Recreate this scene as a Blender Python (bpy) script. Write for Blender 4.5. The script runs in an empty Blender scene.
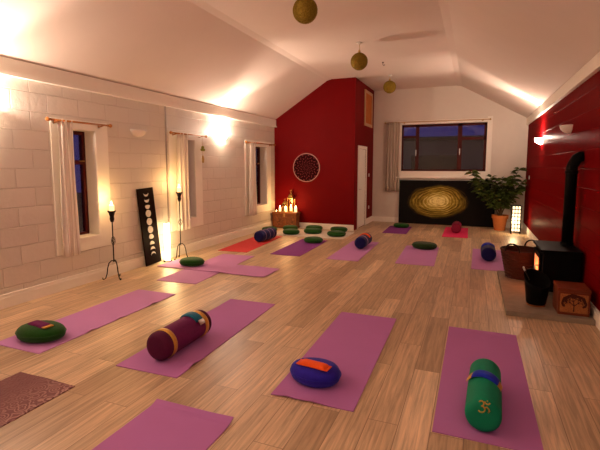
import bpy, bmesh, math, random
from mathutils import Vector, Matrix
random.seed(7)
PI = math.pi
SC = bpy.context.scene
COL = SC.collection

# ------------------------------------------------------------------ room measures (metres)
XL, XR, YB, YR = -4.89, 1.21, 12.35, -3.2      # left wall, right wall, far wall, rear wall
YP, XP = 10.30, -2.73                         # red partition: front face, side face
ZC, XC0, XC1 = 3.685, -3.45, -0.40              # flat part of the ceiling
ZP = 2.78                                      # top of the wall plates

# ------------------------------------------------------------------ materials
def new_mat(name):
    m = bpy.data.materials.new(name); m.use_nodes = True
    nt = m.node_tree
    return m, nt, nt.nodes['Principled BSDF'], nt.nodes, nt.links

def col4(c): return (c[0], c[1], c[2], 1.0)

def mat(name, c, rough=.6, metal=0, var=.12, scale=30, bump=.0, bscale=None, stretch=(1, 1, 1), sheen=0, spec=.18, c2=None):
    m, nt, b, N, L = new_mat(name)
    tc = N.new('ShaderNodeTexCoord'); mp = N.new('ShaderNodeMapping')
    mp.inputs['Scale'].default_value = stretch
    L.new(tc.outputs['Object'], mp.inputs[0])
    n = N.new('ShaderNodeTexNoise'); n.inputs['Scale'].default_value = scale; n.inputs['Detail'].default_value = 4
    L.new(mp.outputs[0], n.inputs['Vector'])
    mx = N.new('ShaderNodeMix'); mx.data_type = 'RGBA'
    lo = c2 if c2 else tuple(v * (1 - var) for v in c)
    mx.inputs[6].default_value = col4(lo); mx.inputs[7].default_value = col4(tuple(min(1, v * (1 + var)) for v in c))
    L.new(n.outputs['Fac'], mx.inputs[0]); L.new(mx.outputs[2], b.inputs['Base Color'])
    b.inputs['Roughness'].default_value = rough; b.inputs['Metallic'].default_value = metal
    b.inputs['Specular IOR Level'].default_value = spec
    if sheen: b.inputs['Sheen Weight'].default_value = sheen
    if bump:
        n2 = N.new('ShaderNodeTexNoise'); n2.inputs['Scale'].default_value = bscale or scale; n2.inputs['Detail'].default_value = 3
        L.new(mp.outputs[0], n2.inputs['Vector'])
        bp = N.new('ShaderNodeBump'); bp.inputs['Strength'].default_value = bump; bp.inputs['Distance'].default_value = .02
        L.new(n2.outputs['Fac'], bp.inputs['Height']); L.new(bp.outputs[0], b.inputs['Normal'])
    return m

def emit_mat(name, c, s, base=(.8, .7, .6)):
    m, nt, b, N, L = new_mat(name)
    tc = N.new('ShaderNodeTexCoord'); n = N.new('ShaderNodeTexNoise'); n.inputs['Scale'].default_value = 12
    L.new(tc.outputs['Object'], n.inputs['Vector'])
    mr = N.new('ShaderNodeMapRange'); mr.inputs['To Min'].default_value = s * .85; mr.inputs['To Max'].default_value = s * 1.15
    L.new(n.outputs['Fac'], mr.inputs['Value']); L.new(mr.outputs[0], b.inputs['Emission Strength'])
    b.inputs['Base Color'].default_value = col4(base); b.inputs['Emission Color'].default_value = col4(c)
    b.inputs['Roughness'].default_value = .5
    return m

def block_mat(name, c, cm, axes, rough=.5, bump=.5, spec=.4, bw=.45, rh=.225, mortar=.006, noise=.25, var=.05, sheen_mix=0):
    """painted blockwork: axes = which object axes run along and up the wall"""
    m, nt, b, N, L = new_mat(name)
    tc = N.new('ShaderNodeTexCoord'); sp = N.new('ShaderNodeSeparateXYZ'); cb = N.new('ShaderNodeCombineXYZ')
    L.new(tc.outputs['Object'], sp.inputs[0])
    L.new(sp.outputs[axes[0]], cb.inputs[0]); L.new(sp.outputs[axes[1]], cb.inputs[1])
    wob = N.new('ShaderNodeTexNoise'); wob.inputs['Scale'].default_value = 6
    L.new(tc.outputs['Object'], wob.inputs['Vector'])
    add = N.new('ShaderNodeVectorMath'); add.operation = 'MULTIPLY_ADD'
    L.new(wob.outputs['Color'], add.inputs[0]); add.inputs[1].default_value = (.012, .012, 0); L.new(cb.outputs[0], add.inputs[2])
    br = N.new('ShaderNodeTexBrick'); br.inputs['Scale'].default_value = 1
    br.inputs['Brick Width'].default_value = bw; br.inputs['Row Height'].default_value = rh
    br.inputs['Mortar Size'].default_value = mortar; br.inputs['Mortar Smooth'].default_value = .6
    br.inputs['Color1'].default_value = col4(c); br.inputs['Color2'].default_value = col4(tuple(v * (1 - var) for v in c))
    br.inputs['Mortar'].default_value = col4(cm)
    L.new(add.outputs[0], br.inputs['Vector']); L.new(br.outputs['Color'], b.inputs['Base Color'])
    n = N.new('ShaderNodeTexNoise'); n.inputs['Scale'].default_value = 22; n.inputs['Detail'].default_value = 5
    L.new(tc.outputs['Object'], n.inputs['Vector'])
    ma = N.new('ShaderNodeMath'); ma.operation = 'MULTIPLY'; ma.inputs[1].default_value = noise; L.new(n.outputs['Fac'], ma.inputs[0])
    sb = N.new('ShaderNodeMath'); sb.operation = 'SUBTRACT'; L.new(ma.outputs[0], sb.inputs[0]); L.new(br.outputs['Fac'], sb.inputs[1])
    bp = N.new('ShaderNodeBump'); bp.inputs['Strength'].default_value = bump; bp.inputs['Distance'].default_value = .008
    L.new(sb.outputs[0], bp.inputs['Height']); L.new(bp.outputs[0], b.inputs['Normal'])
    b.inputs['Roughness'].default_value = rough; b.inputs['Specular IOR Level'].default_value = spec
    if sheen_mix:                                       # satin paint: a weak, even reflection over a matt coat
        b.inputs['Specular IOR Level'].default_value = 0; b.inputs['IOR'].default_value = 1.0
        g = N.new('ShaderNodeBsdfGlossy'); g.inputs['Roughness'].default_value = rough; L.new(bp.outputs[0], g.inputs['Normal'])
        ms = N.new('ShaderNodeMixShader'); ms.inputs[0].default_value = sheen_mix
        L.new(b.outputs[0], ms.inputs[1]); L.new(g.outputs[0], ms.inputs[2]); L.new(ms.outputs[0], N['Material Output'].inputs[0])
    return m

def floor_mat():
    m, nt, b, N, L = new_mat('oak_laminate')
    tc = N.new('ShaderNodeTexCoord'); sp = N.new('ShaderNodeSeparateXYZ'); cb = N.new('ShaderNodeCombineXYZ')
    L.new(tc.outputs['Object'], sp.inputs[0]); L.new(sp.outputs[1], cb.inputs[0]); L.new(sp.outputs[0], cb.inputs[1])
    br = N.new('ShaderNodeTexBrick'); br.inputs['Scale'].default_value = 1
    br.inputs['Brick Width'].default_value = 1.28; br.inputs['Row Height'].default_value = .19; br.offset = .37
    br.inputs['Mortar Size'].default_value = .0022; br.inputs['Mortar Smooth'].default_value = .3
    br.inputs['Color1'].default_value = (0, 0, 0, 1); br.inputs['Color2'].default_value = (1, 1, 1, 1); br.inputs['Mortar'].default_value = (.3, .3, .3, 1)
    L.new(cb.outputs[0], br.inputs['Vector'])
    rp = N.new('ShaderNodeValToRGB'); e = rp.color_ramp.elements
    e[0].position = 0; e[0].color = (.40, .27, .16, 1); e[1].position = 1; e[1].color = (.74, .55, .36, 1)
    for p, c in ((.35, (.63, .455, .29, 1)), (.65, (.51, .355, .215, 1))):
        k = e.new(p); k.color = c
    L.new(br.outputs['Color'], rp.inputs[0])
    # grain, long along the planks, shifted from plank to plank
    mp = N.new('ShaderNodeVectorMath'); mp.operation = 'MULTIPLY_ADD'
    L.new(br.outputs['Color'], mp.inputs[0]); mp.inputs[1].default_value = (7, 3, 5)
    sc = N.new('ShaderNodeVectorMath'); sc.operation = 'MULTIPLY'; sc.inputs[1].default_value = (1.7, 32, 1)
    L.new(cb.outputs[0], sc.inputs[0]); L.new(sc.outputs[0], mp.inputs[2])
    n = N.new('ShaderNodeTexNoise'); n.inputs['Scale'].default_value = 1.3; n.inputs['Detail'].default_value = 6; n.inputs['Roughness'].default_value = .62; n.inputs['Distortion'].default_value = .6
    L.new(mp.outputs[0], n.inputs['Vector'])
    gr = N.new('ShaderNodeMapRange'); gr.inputs['From Min'].default_value = .3; gr.inputs['From Max'].default_value = .7
    gr.inputs['To Min'].default_value = .60; gr.inputs['To Max'].default_value = 1.30; L.new(n.outputs['Fac'], gr.inputs['Value'])
    mx = N.new('ShaderNodeMix'); mx.data_type = 'RGBA'; mx.blend_type = 'MULTIPLY'; mx.inputs[0].default_value = 1
    L.new(rp.outputs[0], mx.inputs[6]); L.new(gr.outputs[0], mx.inputs[7])
    mo = N.new('ShaderNodeMix'); mo.data_type = 'RGBA'; mo.inputs[7].default_value = (.20, .12, .075, 1)
    L.new(br.outputs['Fac'], mo.inputs[0]); L.new(mx.outputs[2], mo.inputs[6]); L.new(mo.outputs[2], b.inputs['Base Color'])
    rr = N.new('ShaderNodeMapRange'); rr.inputs['To Min'].default_value = .30; rr.inputs['To Max'].default_value = .46
    L.new(n.outputs['Fac'], rr.inputs['Value']); L.new(rr.outputs[0], b.inputs['Roughness'])
    iv = N.new('ShaderNodeMath'); iv.operation = 'MULTIPLY_ADD'; iv.inputs[1].default_value = -1.0
    L.new(br.outputs['Fac'], iv.inputs[0]); L.new(n.outputs['Fac'], iv.inputs[2])
    bp = N.new('ShaderNodeBump'); bp.inputs['Strength'].default_value = .25; bp.inputs['Distance'].default_value = .002
    L.new(iv.outputs[0], bp.inputs['Height']); L.new(bp.outputs[0], b.inputs['Normal'])
    b.inputs['Specular IOR Level'].default_value = .5
    return m

def glass_mat(name, tint=(.85, .88, .95), amount=.05):
    m = bpy.data.materials.new(name); m.use_nodes = True; nt = m.node_tree; N, L = nt.nodes, nt.links
    N.remove(N['Principled BSDF']); out = N['Material Output']
    t = N.new('ShaderNodeBsdfTransparent'); t.inputs[0].default_value = col4(tint)
    g = N.new('ShaderNodeBsdfGlossy'); g.inputs['Roughness'].default_value = .01
    lw = N.new('ShaderNodeLayerWeight'); lw.inputs[0].default_value = .25
    mr = N.new('ShaderNodeMapRange'); mr.inputs['To Min'].default_value = amount; mr.inputs['To Max'].default_value = .8
    L.new(lw.outputs['Fresnel'], mr.inputs['Value'])
    mx = N.new('ShaderNodeMixShader'); L.new(mr.outputs[0], mx.inputs[0]); L.new(t.outputs[0], mx.inputs[1]); L.new(g.outputs[0], mx.inputs[2])
    L.new(mx.outputs[0], out.inputs[0])
    return m

def mandala_mat():
    m, nt, b, N, L = new_mat('mandala_print')
    tc = N.new('ShaderNodeTexCoord'); sp = N.new('ShaderNodeSeparateXYZ'); L.new(tc.outputs['Object'], sp.inputs[0])
    def math_(op, a, bb=None, cc=None):
        k = N.new('ShaderNodeMath'); k.operation = op
        for i, v in enumerate((a, bb, cc)):
            if v is None: continue
            if hasattr(v, 'links'): L.new(v, k.inputs[i])
            else: k.inputs[i].default_value = v
        return k.outputs[0]
    x, z = sp.outputs[0], sp.outputs[2]
    r = math_('SQRT', math_('ADD', math_('MULTIPLY', x, x), math_('MULTIPLY', z, z)))
    a = math_('ARCTAN2', z, x)
    pet = math_('ABSOLUTE', math_('SINE', math_('MULTIPLY', a, 6.0)))
    ph = math_('MULTIPLY_ADD', pet, .07, r)
    w = math_('SINE', math_('MULTIPLY', ph, 70.0))
    w = math_('GREATER_THAN', w, .55)
    dot = math_('GREATER_THAN', math_('SINE', math_('MULTIPLY', a, 24.0)), -.2)
    w = math_('MULTIPLY', w, dot)
    mx = N.new('ShaderNodeMix'); mx.data_type = 'RGBA'
    mx.inputs[6].default_value = (.022, .0015, .003, 1); mx.inputs[7].default_value = (.24, .045, .05, 1)
    L.new(w, mx.inputs[0]); L.new(mx.outputs[2], b.inputs['Base Color']); b.inputs['Roughness'].default_value = .8; b.inputs['Specular IOR Level'].default_value = .05
    return m

def swirl_mat():
    """black canvas with swirling gold brush strokes around a bright off-centre core"""
    m, nt, b, N, L = new_mat('gold_swirl_canvas'); b.inputs['Specular IOR Level'].default_value = .12
    tc = N.new('ShaderNodeTexCoord'); sp = N.new('ShaderNodeSeparateXYZ'); L.new(tc.outputs['Object'], sp.inputs[0])
    def math_(op, a, bb=None, cc=None):
        k = N.new('ShaderNodeMath'); k.operation = op
        for i, v in enumerate((a, bb, cc)):
            if v is None: continue
            if hasattr(v, 'links'): L.new(v, k.inputs[i])
            else: k.inputs[i].default_value = v
        return k.outputs[0]
    nz = N.new('ShaderNodeTexNoise'); nz.inputs['Scale'].default_value = 1.6; nz.inputs['Detail'].default_value = 4; L.new(tc.outputs['Object'], nz.inputs['Vector'])
    dx = math_('ADD', sp.outputs[0], .20)
    dz = math_('SUBTRACT', sp.outputs[2], .64)
    r0 = math_('SQRT', math_('ADD', math_('MULTIPLY', math_('MULTIPLY', dx, .56), math_('MULTIPLY', dx, .56)), math_('MULTIPLY', dz, dz)))
    r = math_('MULTIPLY_ADD', nz.outputs['Fac'], .22, r0)
    ring = math_('MULTIPLY_ADD', math_('SINE', math_('MULTIPLY', r, 125.0)), .5, .5)
    ang = math_('ARCTAN2', dz, math_('MULTIPLY', dx, .56))
    pc = N.new('ShaderNodeCombineXYZ'); L.new(math_('MULTIPLY', r, 42.0), pc.inputs[0]); L.new(math_('MULTIPLY', math_('ABSOLUTE', ang), 1.6), pc.inputs[1]); L.new(math_('MULTIPLY', dz, 2.0), pc.inputs[2])
    n2 = N.new('ShaderNodeTexNoise'); n2.inputs['Scale'].default_value = 1.1; n2.inputs['Detail'].default_value = 5; n2.inputs['Roughness'].default_value = .7; L.new(pc.outputs[0], n2.inputs['Vector'])
    fall = N.new('ShaderNodeMapRange'); fall.interpolation_type = 'SMOOTHSTEP'
    fall.inputs['From Min'].default_value = .60; fall.inputs['From Max'].default_value = .44
    L.new(r, fall.inputs['Value'])
    core = N.new('ShaderNodeMapRange'); core.interpolation_type = 'SMOOTHSTEP'
    core.inputs['From Min'].default_value = .42; core.inputs['From Max'].default_value = .13; L.new(r, core.inputs['Value'])
    stroke = math_('MULTIPLY_ADD', math_('MULTIPLY', ring, n2.outputs['Fac']), .45, math_('MULTIPLY', math_('SUBTRACT', n2.outputs['Fac'], .3), 1.3))
    v = math_('MULTIPLY', fall.outputs[0], math_('MULTIPLY_ADD', stroke, 1.0, math_('MULTIPLY_ADD', core.outputs[0], .60, .02)))
    rp = N.new('ShaderNodeValToRGB'); e = rp.color_ramp.elements
    e[0].position = .05; e[0].color = (.004, .0025, .002, 1); e[1].position = 1; e[1].color = (.98, .87, .34, 1)
    for p, c in ((.3, (.17, .115, .012, 1)), (.6, (.50, .36, .05, 1))):
        k = e.new(p); k.color = c
    L.new(v, rp.inputs[0]); L.new(rp.outputs[0], b.inputs['Base Color']); b.inputs['Roughness'].default_value = .5
    return m

def pattern_mat(name, c, c2, scale, thr, grad=False, rough=.7):
    """two-tone floral/carved pattern from distorted voronoi rings"""
    m, nt, b, N, L = new_mat(name)
    tc = N.new('ShaderNodeTexCoord'); v = N.new('ShaderNodeTexVoronoi'); v.inputs['Scale'].default_value = scale
    L.new(tc.outputs['Object'], v.inputs['Vector'])
    s = N.new('ShaderNodeMath'); s.operation = 'MULTIPLY'; s.inputs[1].default_value = 24; L.new(v.outputs['Distance'], s.inputs[0])
    k = N.new('ShaderNodeMath'); k.operation = 'SINE'; L.new(s.outputs[0], k.inputs[0])
    g = N.new('ShaderNodeMath'); g.operation = 'GREATER_THAN'; g.inputs[1].default_value = thr; L.new(k.outputs[0], g.inputs[0])
    f = g.outputs[0]
    if grad:                                           # print fades out away from the mat's end
        sp = N.new('ShaderNodeSeparateXYZ'); L.new(tc.outputs['Object'], sp.inputs[0])
        mr = N.new('ShaderNodeMapRange'); mr.inputs['From Min'].default_value = grad[0]; mr.inputs['From Max'].default_value = grad[1]
        L.new(sp.outputs[0], mr.inputs['Value'])
        q = N.new('ShaderNodeMath'); q.operation = 'MULTIPLY'; L.new(mr.outputs[0], q.inputs[0]); L.new(f, q.inputs[1]); f = q.outputs[0]
    mx = N.new('ShaderNodeMix'); mx.data_type = 'RGBA'; mx.inputs[6].default_value = col4(c); mx.inputs[7].default_value = col4(c2)
    L.new(f, mx.inputs[0]); L.new(mx.outputs[2], b.inputs['Base Color']); b.inputs['Roughness'].default_value = rough
    bp = N.new('ShaderNodeBump'); bp.inputs['Strength'].default_value = .4; bp.inputs['Distance'].default_value = .004
    L.new(k.outputs[0], bp.inputs['Height']); L.new(bp.outputs[0], b.inputs['Normal'])
    return m

def stripe_mat(name, c, c2, axis, scale, thr=.6, rough=.85):
    m, nt, b, N, L = new_mat(name)
    tc = N.new('ShaderNodeTexCoord'); sp = N.new('ShaderNodeSeparateXYZ'); L.new(tc.outputs['UV'], sp.inputs[0])
    s = N.new('ShaderNodeMath'); s.operation = 'MULTIPLY'; s.inputs[1].default_value = scale; L.new(sp.outputs[axis], s.inputs[0])
    k = N.new('ShaderNodeMath'); k.operation = 'SINE'; L.new(s.outputs[0], k.inputs[0])
    g = N.new('ShaderNodeMath'); g.operation = 'GREATER_THAN'; g.inputs[1].default_value = thr; L.new(k.outputs[0], g.inputs[0])
    mx = N.new('ShaderNodeMix'); mx.data_type = 'RGBA'; mx.inputs[6].default_value = col4(c); mx.inputs[7].default_value = col4(c2)
    L.new(g.outputs[0], mx.inputs[0]); L.new(mx.outputs[2], b.inputs['Base Color']); b.inputs['Roughness'].default_value = rough
    return m

WHITE = (.76, .695, .61)
M = dict(
    block_left=block_mat('white_painted_block', WHITE, (.68, .61, .53), (1, 2), rough=.5, bump=.85, mortar=.008, noise=.6, var=.07),
    block_rear=block_mat('white_painted_block_rear', WHITE, (.62, .58, .54), (0, 2), rough=.55),
    plaster=mat('white_plaster', (.75, .69, .61), .7, var=.03, scale=8, bump=.08, bscale=30),
    ceiling=mat('ceiling_paint', (.72, .62, .55), .8, var=.03, scale=3, bump=.1, bscale=7),
    red=mat('deep_red_plaster', (.165, .0008, .0020), .6, var=.1, scale=2.5, bump=.04, bscale=20, spec=.08),
    red_block=block_mat('deep_red_painted_block', (.165, .0008, .0018), (.11, .0006, .0014), (1, 2), rough=.30, bump=.6, spec=.06, mortar=.005, noise=.45, sheen_mix=.03),
    floor=floor_mat(),
    trim=mat('white_gloss_trim', (.93, .89, .80), .4, var=.03, scale=10),
    dark_wood=mat('mahogany_frame', (.065, .007, .005), .4, var=.25, scale=20, stretch=(1, 1, .1)),
    oak_rod=mat('orange_pine', (.42, .16, .04), .4, var=.2, scale=40),
    brass=mat('aged_brass', (.55, .36, .12), .35, metal=1, var=.2, scale=20),
    gold_cloth=mat('gold_brocade', (.62, .34, .07), .35, metal=.5, var=.3, scale=90, bump=.2),
    chrome=mat('pale_metal', (.7, .68, .65), .3, metal=1, var=.1, scale=20),
    iron=mat('black_wrought_iron', (.022, .018, .016), .5, metal=.6, var=.3, scale=40),
    black=mat('matt_black_stove', (.0035, .003, .003), .5, spec=.06, var=.3, scale=40, bump=.05),
    glass=glass_mat('window_glass'), lamp_glass=glass_mat('lantern_glass', (.98, .95, .9), .03),
    curtain=stripe_mat('cream_striped_curtain', (.92, .87, .78), (.70, .62, .53), 0, 60, .8),
    linen=stripe_mat('taupe_striped_curtain', (.66, .57, .46), (.36, .29, .23), 0, 95, .35),
    lilac=mat('lilac_mat_foam', (.46, .17, .47), .75, var=.06, scale=3, bump=.12, bscale=260),
    lilac_pale=mat('pale_lilac_mat_foam', (.53, .235, .54), .75, var=.06, scale=3, bump=.12, bscale=260),
    purple=mat('purple_mat_foam', (.25, .05, .28), .75, var=.06, scale=3, bump=.12, bscale=260),
    coral=mat('coral_mat_foam', (.62, .05, .055), .7, var=.06, scale=3, bump=.12, bscale=260),
    pink=mat('hot_pink_mat_foam', (.78, .035, .15), .7, var=.06, scale=3, bump=.12, bscale=260),
    mat_edge=mat('shadow_purple_mat_underside', (.10, .03, .06), .8, var=.1, scale=30),
    plum=pattern_mat('plum_floral_mat', (.17, .055, .060), (.42, .23, .21), 14, .35, grad=(-.08, .30)),
    green=mat('green_cotton', (.010, .070, .006), .9, var=.2, scale=60, bump=.15, bscale=200, sheen=.15),
    green_dark=mat('dark_olive_cotton', (.016, .045, .008), .9, var=.2, scale=60, bump=.15, bscale=200, sheen=.15),
    emerald=mat('emerald_satin', (.001, .22, .115), .65, var=.12, scale=40, bump=.06, bscale=150),
    blue=mat('royal_blue_cotton', (.022, .012, .36), .85, var=.25, scale=30, bump=.15, bscale=120, sheen=.1),
    navy=mat('navy_cotton', (.008, .007, .085), .85, var=.25, scale=30, bump=.12, bscale=120, sheen=.1),
    royal=mat('bright_blue_satin', (.006, .022, .46), .5, var=.2, scale=40),
    maroon=mat('plum_velvet', (.135, .010, .085), .7, var=.2, scale=40, bump=.08, bscale=120),
    maroon_dark=mat('dark_plum_velvet', (.085, .006, .042), .75, var=.2, scale=40, bump=.08, bscale=120),
    rose=mat('deep_rose_cotton', (.21, .010, .042), .7, var=.2, scale=40),
    teal=mat('teal_satin', (.008, .12, .21), .5, var=.2, scale=60),
    orange=mat('orange_satin', (.88, .105, .012), .5, var=.15, scale=60, bump=.1, bscale=90),
    lilac_band=mat('lilac_ribbon', (.42, .25, .42), .6, var=.1, scale=60),
    rug=mat('cream_wool', (.82, .74, .65), .95, var=.25, scale=60, bump=.5, bscale=90, c2=(.62, .53, .46)),
    chest=pattern_mat('carved_walnut', (.30, .095, .028), (.14, .04, .013), 9, .1),
    chest_plain=mat('walnut', (.26, .085, .028), .5, var=.3, scale=12, stretch=(.2, 1, 1)),
    box_wood=mat('red_brown_wood', (.17, .035, .014), .45, var=.3, scale=14, stretch=(.15, 1, 1)),
    box_panel=pattern_mat('carved_honey_wood', (.42, .14, .03), (.30, .09, .02), 26, .3),
    wax=mat('candle_wax', (.85, .72, .52), .5, var=.05, scale=20),
    moss=mat('olive_string', (.27, .18, .020), .85, var=.5, scale=55, bump=.6, bscale=55),
    terracotta=mat('terracotta', (.52, .16, .045), .75, var=.15, scale=20, bump=.1),
    soil=mat('potting_soil', (.03, .02, .013), .95, var=.4, scale=60, bump=.4),
    leaf=mat('dark_green_leaf', (.065, .095, .018), .45, var=.4, scale=25),
    bark=mat('brown_bark', (.10, .06, .03), .8, var=.3, scale=30),
    board=mat('black_stained_board', (.010, .0035, .003), .6, spec=.03, var=.3, scale=20, stretch=(1, 1, .1)),
    moon=mat('silver_moon_paint', (.72, .66, .60), .55, var=.2, scale=25),
    stone=mat('slate_hearth', (.26, .21, .16), .65, var=.3, scale=9, bump=.25, bscale=25),
    wicker=mat('brown_wicker', (.070, .018, .011), .7, var=.4, scale=30, bump=.6, bscale=60, stretch=(1, 1, 3)),
    log=mat('split_log', (.17, .095, .05), .85, var=.4, scale=20),
    mandala=mandala_mat(), swirl=swirl_mat(),
    art=mat('burnt_orange_print', (.50, .145, .03), .7, var=.25, scale=9),
    art_frame=mat('pale_wood_frame', (.56, .36, .20), .5, var=.1, scale=20),
    sconce=mat('white_ceramic', (.72, .66, .60), .4, var=.03, scale=10),
    sconce_lit=emit_mat('lit_frosted_glass', (1, .76, .56), 55),
    bulb=emit_mat('glowing_bulb', (1, .75, .45), 30),
    paper_lit=emit_mat('glowing_paper', (1, .72, .36), 9),
    paper_soft=emit_mat('softly_glowing_paper', (1, .76, .46), 1.5),
    flame=emit_mat('flame', (1, .62, .2), 40),
    candle_lit=emit_mat('glowing_candle', (1, .60, .22), 1.8),
    ember=emit_mat('stove_embers', (1, .10, .012), .9),
    charm=mat('green_gold_charm', (.22, .24, .03), .5, var=.3, scale=60),
    plastic=mat('white_plastic', (.72, .68, .63), .4, var=.03, scale=10),
    grass=mat('dark_lawn', (.02, .03, .012), .95, var=.3, scale=4),
    render=mat('grey_render', (.12, .12, .12), .9, var=.1, scale=4),
)

# ------------------------------------------------------------------ mesh helpers
def B(): return bmesh.new()

def xf(geom_verts, loc=(0, 0, 0), rot=None, scale=None):
    m = Matrix.Translation(loc)
    if rot is not None: m = m @ (rot if isinstance(rot, Matrix) else Matrix.Rotation(rot, 4, 'Z'))
    if scale is not None: m = m @ Matrix.Diagonal((*scale, 1))
    for v in geom_verts: v.co = m @ v.co

def box(bm, x0, x1, y0, y1, z0, z1, bev=0):
    r = bmesh.ops.create_cube(bm, size=1)['verts']
    xf(r, ((x0 + x1) / 2, (y0 + y1) / 2, (z0 + z1) / 2), None, (x1 - x0, y1 - y0, z1 - z0))
    if bev:
        es = list({e for v in r for e in v.link_edges})
        r = bmesh.ops.bevel(bm, geom=es, offset=bev, segments=2, affect='EDGES', profile=.5)['verts']
    return r

def lathe(bm, prof, seg=32, axis='Z', loc=(0, 0, 0), rot=None):
    """revolve (radius, height) points; closed where the radius is 0"""
    rings = []
    for r, h in prof:
        if r < 1e-6: rings.append([bm.verts.new((0, 0, h))])
        else: rings.append([bm.verts.new((r * math.cos(2 * PI * k / seg), r * math.sin(2 * PI * k / seg), h)) for k in range(seg)])
    for a, b in zip(rings, rings[1:]):
        for k in range(seg):
            k2 = (k + 1) % seg
            if len(a) == 1 and len(b) == 1: continue
            if len(a) == 1: bm.faces.new((a[0], b[k2], b[k]))
            elif len(b) == 1: bm.faces.new((a[k], a[k2], b[0]))
            else: bm.faces.new((a[k], a[k2], b[k2], b[k]))
    vs = [v for r in rings for v in r]
    R = Matrix.Identity(4)
    if axis == 'X': R = Matrix.Rotation(PI / 2, 4, 'Y')
    if axis == 'Y': R = Matrix.Rotation(-PI / 2, 4, 'X')
    if rot is not None: R = rot @ R
    xf(vs, loc, R)
    return vs

def tube(bm, pts, r, seg=8, closed=False, caps=True):
    pts = [Vector(p) for p in pts]; n = len(pts)
    rad = r if isinstance(r, (list, tuple)) else [r] * n
    rings = []; up = None
    for i, p in enumerate(pts):
        if closed: t = pts[(i + 1) % n] - pts[i - 1]
        else: t = pts[min(i + 1, n - 1)] - pts[max(i - 1, 0)]
        t.normalize()
        if up is None:
            up = Vector((0, 0, 1)) if abs(t.z) < .9 else Vector((1, 0, 0))
        s = t.cross(up); s.normalize(); up = s.cross(t); up.normalize()
        rings.append([bm.verts.new(p + (s * math.cos(2 * PI * k / seg) + up * math.sin(2 * PI * k / seg)) * rad[i]) for k in range(seg)])
    pairs = list(zip(rings, rings[1:])) + ([(rings[-1], rings[0])] if closed else [])
    for a, b in pairs:
        for k in range(seg):
            bm.faces.new((a[k], a[(k + 1) % seg], b[(k + 1) % seg], b[k]))
    if caps and not closed:
        bm.faces.new(rings[0][::-1]); bm.faces.new(rings[-1])

def ball(bm, loc, r, scale=(1, 1, 1), u=16, v=10):
    vs = bmesh.ops.create_uvsphere(bm, u_segments=u, v_segments=v, radius=r)['verts']
    xf(vs, loc, None, scale); return vs

def quad(bm, pts): return bm.faces.new([bm.verts.new(p) for p in pts])

def fin(name, bm, m, parent=None, loc=(0, 0, 0), rot=(0, 0, 0), smooth=False, sub=0):
    bmesh.ops.recalc_face_normals(bm, faces=bm.faces[:])
    me = bpy.data.meshes.new(name); bm.to_mesh(me); bm.free()
    me.materials.append(M[m] if isinstance(m, str) else m)
    o = bpy.data.objects.new(name, me); COL.objects.link(o)
    o.location = loc; o.rotation_euler = rot
    if parent: o.parent = parent
    if smooth:
        for p in me.polygons: p.use_smooth = True
    if sub:
        s = o.modifiers.new('sub', 'SUBSURF'); s.levels = sub; s.render_levels = sub
    return o

def tag(o, label, cat, group=None):
    o['label'] = label; o['category'] = cat
    if group: o['group'] = group
    return o

def thing(name, label, cat, loc=(0, 0, 0), rotz=0, group=None):
    o = bpy.data.objects.new(name, None); COL.objects.link(o); o.empty_display_size = .1
    o.location = loc; o.rotation_euler = (0, 0, rotz)
    return tag(o, label, cat, group)

def struct(name, bm, m, parent=None, **k):
    o = fin(name, bm, m, parent, **k)
    if not parent: o['kind'] = 'structure'
    return o

def struct_root(name, loc=(0, 0, 0)):
    o = bpy.data.objects.new(name, None); COL.objects.link(o); o.location = loc; o['kind'] = 'structure'
    return o

def dup(root, loc, rotz, label, group=None):
    r = root.copy(); COL.objects.link(r); r.location = loc; r.rotation_euler = (0, 0, rotz); r['label'] = label
    if group: r['group'] = group
    for ch in list(root.children):
        c = ch.copy(); COL.objects.link(c); c.parent = r
        for g in list(ch.children):
            d = g.copy(); COL.objects.link(d); d.parent = c
    return r

def lamp(name, kind, loc, energy, color, size=.05, parent=None, **k):
    d = bpy.data.lights.new(name, kind); d.energy = energy; d.color = color
    if kind in ('POINT', 'SPOT'): d.shadow_soft_size = size
    for a, v in k.items(): setattr(d, a, v)
    o = bpy.data.objects.new(name, d); COL.objects.link(o); o.location = loc
    if parent: o.parent = parent
    return o

WARM = (1, .745, .585)
CANDLE = (1, .55, .20)

# ------------------------------------------------------------------ the shell
def wall_x(name, x, dirn, y0, y1, z0, z1, holes, m, th=.24):
    """wall in a plane of constant x, its room face at x, thickness th towards dirn; holes = (y0,y1,z0,z1)"""
    bm = B()
    ys = sorted({y0, y1, *[h[0] for h in holes], *[h[1] for h in holes]})
    zs = sorted({z0, z1, *[h[2] for h in holes], *[h[3] for h in holes]})
    xb = x + dirn * th
    for a, b_ in zip(ys, ys[1:]):
        for c, d in zip(zs, zs[1:]):
            if any(h[0] <= a and b_ <= h[1] and h[2] <= c and d <= h[3] for h in holes): continue
            for xx in (x, xb): quad(bm, [(xx, a, c), (xx, b_, c), (xx, b_, d), (xx, a, d)])
    for (a, b_, c, d) in holes + [(y0, y1, z0, z1)]:
        quad(bm, [(x, a, c), (xb, a, c), (xb, b_, c), (x, b_, c)]); quad(bm, [(x, a, d), (xb, a, d), (xb, b_, d), (x, b_, d)])
        quad(bm, [(x, a, c), (xb, a, c), (xb, a, d), (x, a, d)]); quad(bm, [(x, b_, c), (xb, b_, c), (xb, b_, d), (x, b_, d)])
    bmesh.ops.remove_doubles(bm, verts=bm.verts[:], dist=1e-5)
    return struct(name, bm, m)

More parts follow.
